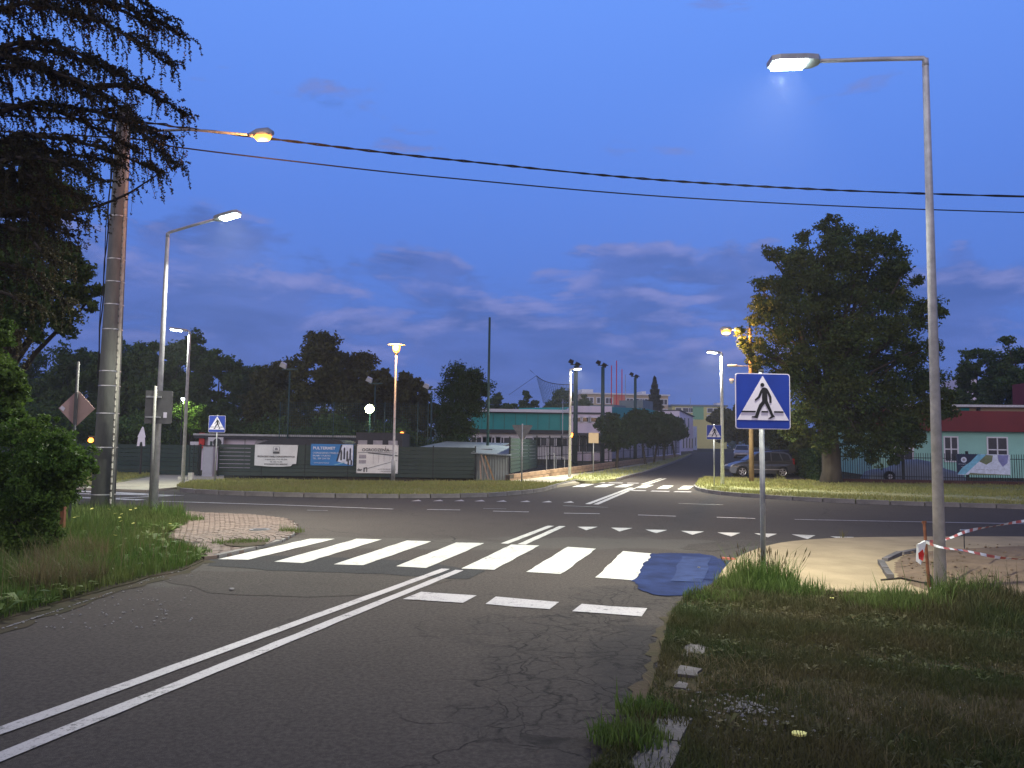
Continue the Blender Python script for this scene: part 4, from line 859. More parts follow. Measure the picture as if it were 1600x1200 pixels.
for k, (x, z0, z1) in enumerate(((.72, .25, .75), (.79, .3, .88), (.86, .2, .72), (.93, .25, .85), (.89, .03, .35), (.96, .03, .3))):
    MB().prism([(w * (x - .022), h * z0), (w * (x + .018), h * z0), (w * (x + .016), h * (z1 - .08)), (w * x, h * z1), (w * (x - .02), h * (z1 - .08))], y - .006, y - .002, 'y').build('print_shape', M['navy' if k % 2 else 'ink'], t)
MB().prism([(w * .55, h * .06), (w * .8, h * .16), (w * .8, h * .12), (w * .58, h * .02)], y - .009, y - .007, 'y').build('print_stripe', M['sky_print'], t)
t, w, h = banner(558, 622.5, 694.5, 739, 'tall white banner reading OGRODZENIA behind the orange lamp post', M['white_cloth'])
text('OGRODZENIA', .20, M['ink'], t, (w * .12, y, h * .77), bold=.003, sx=1.0); text('panelowe', .10, M['ink'], t, (w * .72, y, h * .78), sx=.9)
MB().box((w * .5, y, h * .725), (w * .94, .004, h * .018)).build('rule', M['ink_grey'], t); MB().box((w * .69, y, h * .90), (.02, .004, h * .10)).build('rule', M['ink'], t)
MB().prism([(w * .27, h * .70), (w * .99, h * .60), (w * .99, h * .64), (w * .27, h * .73)], y - .002, y + .002, 'y').build('drawing_line', M['ink'], t)
MB().prism([(w * .27, h * .16), (w * .98, h * .46), (w * .98, h * .47), (w * .27, h * .175)], y - .002, y + .002, 'y').build('drawing_line', M['ink'], t)
for x in (.40, .53, .66, .8): MB().box((w * x, y, h * (.66 - .06 * x) / 2 + h * (.12 + .2 * x)), (.012, .004, h * (.50 - .30 * x))).build('drawing_line', M['print_grey'], t)
for z, zz in ((.58, .13), (.40, .12)): MB().box((w * .14, y, h * z), (w * .17, .004, h * zz)).build('photo_print', M['print_grey'], t)
text('dar', .17, M['ink'], t, (w * .02, y, h * .08), bold=.006); MB().add([(w * .17, y, h * .04), (w * .20, y, h * .04), (w * .20, y, h * .16), (w * .24, y, h * .17), (w * .24, y, h * .04), (w * .26, y, h * .04), (w * .26, y, h * .21), (w * .17, y, h * .19)], [(0, 1, 2, 7), (2, 3, 6, 7), (3, 4, 5, 6)]).build('logo_gate', M['ink'], t)
text('tel. 661 750 448, 603 216 750', .07, M['ink_grey'], t, (w * .52, y, h * .13)); text('www.ogrodzenia.pl', .07, M['ink_grey'], t, (w * .58, y, h * .06))
# banner on the right iron fence
a, L, az = frame_of(rA, rB); q0, q1 = P(1489, 730, rA[1] - .1), P(1568, 730, rA[1] - .1)
YB = rA[1] + .1 + (rB[1] - rA[1]) * (q0.x - rA[0]) / (rB[0] - rA[0]) - .17
t = thing('banner', (q0.x, YB, zat((q0.x, rA[1]), 741)), 'printed banner with navy left side and light blue slash on the iron fence', 'banner', az); w = q1.x - q0.x; h = zat((q0.x, rA[1]), 709) - zat((q0.x, rA[1]), 741)
MB().box((w / 2, 0, h / 2), (w, .012, h)).build('sheet', M['print_pale'], t); y = -.010
MB().prism([(0, 0), (w * .12, h * .12), (w * .42, h), (0, h)], y, y + .003, 'y').build('dark_field', M['navy'], t); MB().prism([(w * .0, h * .02), (w * .15, h * .02), (w * .56, h * .99), (w * .46, h * .99), (w * .1, h * .35)], y - .003, y, 'y').build('blue_slash', M['sky_print'], t)
MB().prism([(w * .25, h * .62), (w * .34, h * .62), (w * .45, h), (w * .40, h)], y - .006, y - .003, 'y').build('blue_slash', M['sky_print'], t)
MB().tube([(w * .13, y - .001, h * .72), (w * .13, y - .006, h * .72)], w * .055, 14).build('round_logo', M['print_pale'], t); MB().tube([(w * .13, y - .007, h * .72), (w * .13, y - .009, h * .72)], w * .028, 10).build('round_logo', M['print_grey'], t)
MB().prism([(w * .42, h * .65), (w * .55, h * .97), (w * .68, h * .95), (w * .66, h * .66), (w * .55, h * .5)], y - .004, y - .001, 'y').build('photo_print', M['print_olive'], t); MB().prism([(w * .77, h * .97), (w * .97, h * .97), (w * .95, h * .6), (w * .86, h * .4), (w * .78, h * .7)], y - .004, y - .001, 'y').build('photo_print', M['print_lilac'], t)
MB().prism([(w * .2, h * .0), (w * .99, h * .0), (w * .99, h * .03), (w * .4, h * .07), (w * .25, h * .1)], y - .004, y - .001, 'y').build('photo_print', M['print_olive'], t)
text('centrum ogrodnicze', .055, M['print_pale'], t, (w * .02, y - .004, h * .50)); text('kwiaty', .05, M['print_pale'], t, (w * .08, y - .004, h * .38)); text('krzewy - drzewa - byliny - trawy ozdobne', .06, M['ink_grey'], t, (w * .36, y - .004, h * .24))
# ================================================================== BUILDINGS
def window(parent, x, z, w, h, y=-.03, nx=2, nz=1, fr='frame_white', bar=.07):
    f = MB(); f.box((x, y, z + h / 2), (w + bar, .05, bar)); f.box((x, y, z - h / 2), (w + bar, .05, bar)); f.box((x - w / 2, y, z), (bar, .05, h - bar - .004)); f.box((x + w / 2, y, z), (bar, .05, h - bar - .004))
    for k in range(1, nx): f.box((x - w / 2 + w * k / nx, y, z), (bar * .8, .05, h - bar - .004))
    for k in range(1, nz): f.box((x, y - .003, z - h / 2 + h * k / nz), (w - bar, .05, bar * .8))
    o = f.build('window', M[fr], parent); pw = w / nx
    for k in range(nx): MB().box((x - w / 2 + pw * (k + .5), y + .012, z), (pw - .02, .012, h - .02)).build('pane', M['glass_dark'], o)
    return o
def building(name, label, A, B, depth, z0=None, cat='building'):
    a, L, az = frame_of(A[:2], B[:2]); t = thing(name, (a.x, a.y, T(a.y) if z0 is None else z0), label, cat, az); return t, L
def hz(px, py, Y): return P(px, py, Y).z
# low white building behind the banner fence
Y = 46.; t, L = building('low_building', 'long low white building with a dark flat roof behind the banner fence', P(313, 690, Y), P(556, 690, Y + 1), 4)
z1, z2, z3 = hz(430, 679, Y), hz(430, 682, Y), hz(430, 686.5, Y)
MB().box((L / 2, 3, z3 / 2), (L, 6, z3)).build('wall', M['wall_lilac'], t); MB().box((L / 2, 2.9, (z3 + z2) / 2 + .002), (L + .5, 6.6, z2 - z3)).build('fascia', M['roof_dark'], t); MB().box((L / 2, 2.9, (z1 + z2) / 2 + .004), (L + .6, 6.7, z1 - z2)).build('roof', M['galv_dull'], t)
for k in range(6): MB().box((L * (k + .7) / 6, -.012, z3 * .5), (.05, .03, z3 - .02)).build('seam', M['print_grey'], t)
MB().box((1.0, -.35, z3 * .88), (.85, .3, .6)).build('air_conditioner', M['wall_white'], t); MB().tube([(1.1, -.505, z3 * .88), (1.1, -.52, z3 * .88)], .24, 16).build('fan_grille', M['black'], t)
MB().box((.15, -.2, z3 * .93), (.3, .2, .9)).build('notice_board', M['red'], t); MB().box((-.25, -.22, z3 * .84), (.5, .1, .2)).build('notice_board', M['wall_white'], t)
MB().tube([(L * .38, -.05, z3 * .83), (L * .38, -.12, z3 * .83)], .3, 14).build('vent', M['print_grey'], t)
# dark tarpaulin heap between
Y = 40.; c = P(470, 700, Y); t = thing('tarpaulin', (c.x, Y, 0), 'dark grey tarpaulin heap behind the white banner', 'tarpaulin')
w0, w1 = P(400, 700, Y).x - c.x, P(548, 700, Y).x - c.x; zt = hz(470, 685.5, Y); zm = hz(405, 697, Y)
MB().prism([(w0, 0), (w1, 0), (w1, zm + .1), (w1 * .85, zt * .97), (w1 * .1, zt), (w0 * .55, zt * .985), (w0, zm)], -.8, 2.2, 'y').build('sheet', M['roof_dark'], t)
# dark garage boxes behind white banner
Y = 40.; t, L = building('garage', 'dark box garage behind the tall white banner', P(556, 690, Y), P(628, 690, Y), 3); z1 = hz(590, 676, Y); MB().box((L / 2, 1.5, z1 / 2), (L, 3, z1)).build('wall', M['roof_dark'], t)
for k in range(3): MB().box((L * (.15 + .33 * k), -.03, hz(590, 692, Y)), (L * .20, .03, .25)).build('panel', M['print_grey'], t)
# sheds right
Y = 39.6; t, L = building('shed', 'green sheet metal shed with a pale flat roof behind the fence', P(655, 700, Y), P(762, 700, Y), 4); zr = hz(700, 701.5, Y)
MB().box((L / 2, 2, zr / 2), (L, 4, zr)).build('wall', M['shed_green'], t); MB().add([(-.1, -.25, zr + .01), (L + .25, -.25, zr - .02), (L + 1.1, 4.6, zr + .3), (1.0, 4.6, zr + .35), (-.1, -.25, zr + .06), (L + .25, -.25, zr + .03), (L + 1.1, 4.6, zr + .35), (1.0, 4.6, zr + .40)],
    [(0, 3, 2, 1), (4, 5, 6, 7), (0, 1, 5, 4), (1, 2, 6, 5), (2, 3, 7, 6), (3, 0, 4, 7)]).build('roof', M['roof_grey'], t)
for k in range(14): MB().box((L * (k + .5) / 14, -.02, zr / 2), (.03, .03, zr - .04)).build('rib', M['shed_green'], t)
Y = 38.2; t, L = building('shed', 'grey corrugated shed with planks leaning on it', P(741, 700, Y), P(795, 700, Y), 3); zr = hz(770, 709, Y)
b = MB(); n = 26
prof = [(L * i / n, -.025 + .025 * (i % 2)) for i in range(n + 1)]; b.prism(prof + [(L, 2.5), (0, 2.5)], 0, zr, 'z'); b.build('wall', M['shed_grey'], t)
MB().add([(-.15, -.2, zr), (L + .1, -.2, zr - .1), (L + .3, 3, zr + .3), (.3, 3, zr + .4), (-.15, -.2, zr + .05), (L + .1, -.2, zr - .05), (L + .3, 3, zr + .35), (.3, 3, zr + .45)], [(0, 3, 2, 1), (4, 5, 6, 7), (0, 1, 5, 4), (1, 2, 6, 5), (2, 3, 7, 6), (3, 0, 4, 7)]).build('roof', M['roof_grey'], t)
for k, (x0, x1, zz, ln) in enumerate(((.35, .75, 1.2, 'wood_grey'), (.55, 1.0, 1.15, 'wood'), (.30, .38, .9, 'wood_grey'))):
    p = thing('plank', (*(t.matrix_basis @ Vector((x1, -.55, 0)))[:2], .05), ('long grey plank leaning on the corrugated shed', 'brown plank leaning beside the grey ones on the corrugated shed', 'short grey plank at the foot of the corrugated shed')[k], 'plank')
    MB().tube([(0, 0, 0), (x0 - x1, .42, zz)], .05, 4).build('board', M[ln], p)
# teal hall
def hall():
    Y = 75.; A, B = P(735, 680, Y), P(893, 680, Y); t, L = building('sports_hall', 'long teal hall with a white roof band and white ground floor', A, B, 12)
    h = lambda py: hz(810, py, Y) - T(Y)
    MB().box((L / 2, 6, h(677) / 2), (L, 12, h(677))).build('wall', M['wall_white'], t); MB().box((L / 2, 5.9, (h(671.5) + h(677)) / 2), (L + .1, 12.6, h(671.5) - h(677))).build('canopy', M['roof_dark'], t)
    MB().box((L / 2, 6.2, (h(645.5) + h(671.5)) / 2), (L + .004, 12, h(645.5) - h(671.5))).build('cladding', M['teal'], t); MB().box((L / 2, 6.1, (h(644) + h(645.5)) / 2), (L + .2, 12.2, h(644) - h(645.5))).build('shadow_gap', M['roof_dark'], t)
    MB().box((L / 2, 6, (h(639.5) + h(644)) / 2), (L + .3, 12.6, h(639.5) - h(644))).build('roof_band', M['wall_white'], t); MB().box((L * .055, 4, h(635)), (L * .085, 3, h(631) - h(640))).build('roof_box', M['wall_white'], t)
    for k in range(1, 9): MB().box((L * k / 9, .185, (h(646.5) + h(670.5)) / 2), (.03, .03, h(646.5) - h(670.5))).build('panel_joint', M['shed_green'], t)
    for x, w, nx in ((.11, 2.0, 4), (.21, 1.8, 3), (.33, 1.6, 2), (.62, 1.5, 2), (.70, 1.5, 2), (.83, 1.4, 2), (.93, 1.6, 3)): window(t, L * x, h(690), w, h(684) - h(697), nx=nx)
hall()
Y = 72.; t, L = building('annex', 'white two-storey annex with three small windows beside the teal hall', P(893, 680, Y), P(956, 680, Y), 10); h = lambda py: hz(925, py, Y) - T(Y)
MB().box((L / 2, 6, h(634.5) / 2), (L, 12, h(634.5))).build('wall', M['wall_lilac'], t); MB().box((L / 2, -.02, h(646)), (L, .06, .18)).build('ledge', M['roof_dark'], t); MB().box((L / 2, -.3, h(679)), (L + .1, .7, .25)).build('canopy', M['roof_dark'], t)
for x in (.14, .35, .55): window(t, L * x, h(656), .9, .45, nx=1)
for x in (.2, .55): window(t, L * x, h(693), 1.3, 1.6, nx=2)
Y = 88.; t, L = building('sports_hall', 'teal-clad wing with a slanting roof behind the row of trees', P(944, 680, 78.), P(1064, 680, 98.), 10); h = lambda py: hz(1000, py, Y) - T(Y)
MB().box((L / 2, 5, h(662) / 2), (L, 10, h(662))).build('wall', M['wall_lilac'], t); MB().prism([(0, h(662)), (L, h(660)), (L, h(644.5)), (L * .5, h(636)), (0, h(641))], 0, 10, 'y').build('cladding', M['teal'], t)
MB().box((L * .42, 4, h(638)), (L * .14, 3, .9)).build('roof_box', M['roof_grey'], t); MB().box((L * .68, 3, h(634)), (L * .14, 3, 2.)).build('roof_box', M['roof_grey'], t)
t, L = building('white_house', 'white gable-ended building with tall narrow windows at the end of the street', P(1062, 690, 118.), P(1083, 690, 124.), 8); zb = T(120.); h = lambda py: hz(1072, py, 120.) - zb
MB().prism([(0, -1), (L, -1), (L, h(649)), (0, h(642))], 0, 14, 'y').build('wall', M['wall_lilac'], t); MB().prism([(-.1, h(641)), (L + .2, h(648)), (L + .2, h(649.5)), (-.1, h(642.5))], -.2, 14.2, 'y').build('roof', M['roof_dark'], t)
for x in (.25, .48, .70, .9): window(t, L * x, h(692), .18 * L * .55, h(684) - h(700), nx=1, y=-.06, bar=.03)
for x in (.35, .62): window(t, L * x, h(660), .12 * L, h(652) - h(667), nx=1, y=-.06, bar=.03)
t, L = building('white_house', 'narrow pale building joined right of the white gable building', P(1083.5, 690, 130.), P(1089, 690, 131.), 8); MB().box((L / 2, 6, (hz(1086, 666, 130.) - T(130)) / 2), (L, 12, hz(1086, 666, 130.) - T(130))).build('wall', M['wall_white'], t); window(t, L / 2, hz(1086, 690, 130) - T(130), .4, 1.5, nx=1)
# apartment block far behind
Y = 200.; t, L = building('apartment_block', 'beige apartment block with a salmon stair section behind the masts', P(909, 640, Y), P(1044, 640, Y + 4), 14, 1.4); h = lambda py: hz(975, py, Y) - 1.4
MB().box((L / 2, 7, h(616) / 2), (L, 14, h(616))).build('wall', M['beige'], t); MB().box((L / 2, 7, h(615.2)), (L + .8, 14.8, .35)).build('roof', M['wall_white'], t)
MB().box((L * .43, -.05, h(630)), (L * .13, .1, h(618) - h(645))).build('stair_section', M['salmon'], t); MB().box((L * .1, 5, h(613) + .3), (L * .13, 4, 1.2)).build('roof_box', M['wall_white'], t); MB().box((L * .76, 5, h(612)), (L * .05, 4, 1.2)).build('roof_box', M['wall_white'], t); MB().box((L * .52, 5, h(613.6)), (L * .03, 2, .5)).build('roof_box', M['wall_white'], t)
for x in (.09, .21, .31, .55, .66, .72, .87, .95):
    for py in (626, 642): window(t, L * x, h(py), 1.9, 1.5, nx=2, y=-.05, bar=.16)
Y = 240.; t, L = building('apartment_block', 'yellow and green apartment block beyond the end of the street', P(1050, 640, Y), P(1135, 640, Y), 14, 1.4); h = lambda py: hz(1090, py, Y) - 1.4
MB().box((L / 2, 7, h(635) / 2), (L, 14, h(635))).build('wall', M['yellow_wall'], t); MB().box((L / 2, 7, h(633.8)), (L + .8, 14.8, .5)).build('roof', M['roof_grey'], t); MB().box((L * .48, -.05, h(645)), (L * .2, .1, h(637) - h(658))).build('stair_section', M['green_wall'], t)
for x in (.12, .25, .36, .7, .82, .93):
    for py in (641, 652): window(t, L * x, h(py), 1.8, 1.4, nx=1, y=-.05, bar=.16)
MB().box((L * .93, 5, h(631)), (L * .12, 4, 1.2)).build('roof_box', M['wall_white'], t)
Y = 170.; t, L = building('distant_house', 'small pinkish house visible between the trees on the far right', P(1502, 595, Y), P(1527, 595, Y), 8, 1.4); h = lambda py: hz(1515, py, Y) - 1.4
MB().box((L / 2, 4, h(592) / 2), (L, 8, h(592))).build('wall', M['wall_lilac'], t); MB().box((L * .2, -.05, h(597)), (L * .3, .1, h(590) - h(603))).build('stair_section', M['salmon'], t)
# mint green building on the right
Y = 52.; t, L = building('mint_building', 'mint green single-storey building with a maroon band on the right', P(1362, 690, Y), P(1760, 690, Y - 1.5), 12, 0.); h = lambda py: hz(1500, py, Y)
MB().box((L / 2, 6, h(674.5) / 2), (L, 12, h(674.5))).build('wall', M['mint'], t); MB().box((L / 2, 5.7, (h(674.5) + h(643)) / 2), (L + .2, 12.2, h(643) - h(674.5))).build('band', M['maroon'], t)
MB().box((L / 2, 6.2, (h(642.9) + h(636.5)) / 2), (L, 11.5, h(636.5) - h(642.9))).build('upper_wall', M['beige'], t); MB().box((L / 2, 6.1, h(634.8)), (L + .4, 12.6, .15)).build('roof', M['galv'], t); MB().box((L / 2, 8.5, h(632)), (L + .4, 8, .22)).build('roof', M['roof_dark'], t)
MB().box((L * .385, .42, h(639.5)), (L * .042, .06, .2)).build('sign_plate', M['teal'], t); MB().box((L * .44, .35, h(640)), (.15, .3, .3)).build('camera_bracket', M['black'], t)
q = P(1592, 620, Y + 3); vb = MB(); vb.box((q.x - t.location.x, 3, hz(1592, 629, Y)), (.35, .35, .5)); vb.build('vent', M['wall_white'], t); MB().tube([(q.x - t.location.x, 3, hz(1592, 624, Y)), (q.x - t.location.x, 3, hz(1592, 620, Y)), (q.x - t.location.x, 3, hz(1592, 616, Y))], [.22, .26, .03], 10).build('vent_cap', M['galv_dull'], t)
MB().box((P(1592, 620, Y + 6).x - t.location.x, 7.0, hz(1592, 617, Y + 6)), (1.6, 1.6, 1.6)).build('chimney', M['maroon'], t)
for px, wpx in ((1410, 27), (1480, 20), (1548, 29)):
    x = P(px, 700, Y).x - t.location.x; window(t, x, h(702), wpx / F * Y, h(684) - h(722), nx=2, nz=2, bar=.09)
for px in (1660,): window(t, P(px, 700, Y).x - t.location.x, h(702), 1.2, 1.5, nx=2, nz=2)
# ------------------------------------------------------------------ masts, poles, net
def mast(px, yt, Y, label, r=.16, heads=2, m='mast_green', ybase=None, name='floodlight_mast', dirx=1):
    c = P(px, 690, Y); t = thing(name, (c.x, c.y, T(c.y)), label, 'mast'); z = hz(px, yt, Y) - T(Y)
    MB().tube([(0, 0, 0), (0, 0, z)], [r, r * .8], 10).build('pole', M[m], t, smooth=True)
    if heads: MB().box((0, 0, z + .12), (.9, .08, .08)).build('crossbar', M[m], t)
    for k in range(heads):
        o = MB().box((0, 0, 0), (.42, .18, .3), taper=.8).build('floodlight', M['black' if heads == 2 else 'lens_off'], t); o.location = (dirx * (-.38 + .5 * k), -.05, z + .36 - .22 * k); o.rotation_euler = (R(35), R(25 * dirx), 0)
    return t
mast(899, 572, 62., 'green floodlight mast rising behind the lamp by the white annex', .2)
mast(941.5, 573, 66., 'green floodlight mast left of the red poles', .19)
mast(992.5, 590, 80., 'green floodlight mast right of the red poles', .18)
for px, yt, lab in ((955, 571, 'left, middling of the three thin red poles'), (963, 563.5, 'tallest of the three thin red poles, in the middle'), (971.5, 577, 'shortest of the three thin red poles, on the right')): mast(px, yt, 95., lab, .07, 0, 'red_pole', name='flagpole')
mast(977, 585, 180., 'thin grey antenna left of the shortest mast', .08, 0, 'galv_dull', name='antenna'); mast(1079, 622, 238., 'thin antenna above the yellow block', .08, 0, 'galv_dull', name='antenna')
mast(762, 496, 41., 'very tall thin dark pole behind the corrugated shed', .075, 0, 'mast_green', name='tall_pole')
mast(879, 624, 74., 'short antenna on the roof of the teal hall', .04, 0, 'galv', name='antenna')
mast(449, 580, 46., 'small unlit floodlight pole in front of the left woods', .05, 1, 'mast_green'); mast(584, 602, 50., 'small unlit floodlight pole above the bright floodlight', .05, 1, 'mast_green')
mast(673, 611, 54., 'small floodlight pole left of the narrow leafy tree', .07, 1, 'mast_green'); mast(691, 660, 48., 'short white pole left of the narrow tree trunk', .05, 0, 'wall_white', name='white_pole')
# lit floodlight, small orange lamps, lamp shining into trees
c = P(578, 639, 47.); t = thing('floodlight', (c.x, c.y, 0), 'bright white-green floodlight on a pole in front of the woods', 'floodlight')
MB().tube([(0, .1, 0), (0, .1, c.z)], .05, 8).build('pole', M['mast_green'], t); MB().box((0, 0, c.z + .02), (.5, .2, .42)).build('housing', M['black'], t); MB().tube([(0, -.11, c.z), (0, -.14, c.z)], .26, 14).build('lens', M['flood'], t)
light('lamp_light', 'AREA', t, (0, -.25, c.z), 160, (.9, 1, .6), .4, (R(70), 0, 0))
def small_lamp(px, py, Y, label, power, m='sodium', r=.12, col=WARM):
    c = P(px, py, Y); t = thing('wall_lamp', (c.x, c.y, 0), label, 'lamp'); MB().tube([(.16, .12, 0), (.16, .12, c.z + .18)], .035, 6).build('pole', M['black'], t); MB().box((.07, .1, c.z + r + .05), (.30, .3, .04)).build('shade', M['black'], t)
    MB().tube([(0, 0, c.z - r * .9), (0, 0, c.z - r * .4), (0, 0, c.z + r * .4), (0, 0, c.z + r)], [r * .35, r, r, r * .5], 12).build('bulb', M[m], t, smooth=True); light('lamp_light', 'POINT', t, (0, -.2, c.z - .1), power, col, .1)
small_lamp(628, 678, 44., 'small orange lamp glowing right of the tall white banner', 30); small_lamp(142, 688, 30., 'small orange lamp between the bush and the concrete pole', 18, r=.10)
small_lamp(893, 680, 70., 'small orange lamp by the wall of the white annex', 60, r=.22)
c = P(298, 640, 47.5); t = thing('garden_lamp', (c.x, c.y - 1.2, 0), 'small lamp lighting leaves behind the far left lamp pole', 'lamp'); z = hz(298, 626, 46.3); MB().tube([(0, 0, 0), (0, 0, z)], .04, 6).build('pole', M['black'], t)
MB().tube([(0, 0, z), (0, 0, z + .14)], [.07, .1], 10).build('bulb', M['led_far'], t); light('lamp_light', 'POINT', t, (0, .2, z - .1), 300, (.85, 1, .55), .1)
mast(822, 0, 1, '', 0, 0) if False else None
# ball net between masts
nt_ = thing('ball_net', (0, 0, 0), 'dark ball-catching net hanging between a peak and the masts', 'net'); Y = 70.
pk0 = P(838, 587, Y); pts_top = [P(838, 587, Y), P(850, 595, Y), P(870, 600, Y), P(899, 601, 64)]; pts_bot = [P(849, 630, Y), P(860, 636, Y), P(878, 640, Y), P(899, 642, 64)]
b = MB(); tp_, bt_ = bezier_smooth3(pts_top, 6), bezier_smooth3(pts_bot, 6)
for i in range(len(tp_)): b.tube([tp_[i], bt_[i]], .012, 3, cap=False)
for k in range(1, 16):
    t_ = k / 16; b.tube([p.lerp(q, t_) for p, q in zip(tp_, bt_)], .012, 3, cap=False)
b.build('mesh', M['mast_green'], nt_, kind='stuff'); MB().tube(tp_, .035, 5).build('top_rope', M['cable'], nt_); MB().tube([P(795, 617, Y), pk0, P(828, 578, Y)], .02, 4).build('guy_rope', M['cable'], nt_)
# tall ball-stop netting posts behind the banner fence
for i, px in enumerate((436, 520, 600, 652, 668)):
    mast(px, 628, 44.5, ('netting post, leftmost behind the banner fence', 'netting post, second behind the banner fence', 'netting post, third behind the banner fence', 'netting post left of the narrow tree', 'netting post nearest the narrow tree')[i], .03, 0, 'mast_green', name='netting_post')
b = MB(); A_, B_ = P(436, 690, 44.6), P(668, 690, 44.6); zt = hz(550, 630, 44.6)
for i in range(70): x = A_.x + (B_.x - A_.x) * i / 69; b.tube([(x, 44.6, .5), (x, 44.6, zt)], .008, 3, cap=False)
for k in range(24): z = .5 + (zt - .5) * k / 23; b.tube([(A_.x, 44.6, z), (B_.x, 44.6, z)], .008, 3, cap=False)
b.build('netting', M['mast_green'], None, 'fine green netting stretched in front of the woods', 'stuff', 'net', fix=False)
# goal frame behind black fence
c = P(854, 707, 50.); t = thing('goal_frame', (c.x, 50., 0), 'pale goal frame behind the black fence', 'goal'); w = .5
MB().tube([(0, 0, 0), (0, 0, 1.25), (w, 0, 1.25), (w, 0, 0)], .04, 6).build('frame', M['galv_dull'], t); MB().tube([(w * 1.3, .5, 0), (w * 1.3, .5, 1.0), (w * 2.4, .5, 1.0), (w * 2.4, .5, 0)], .03, 6).build('frame', M['galv_dull'], t)
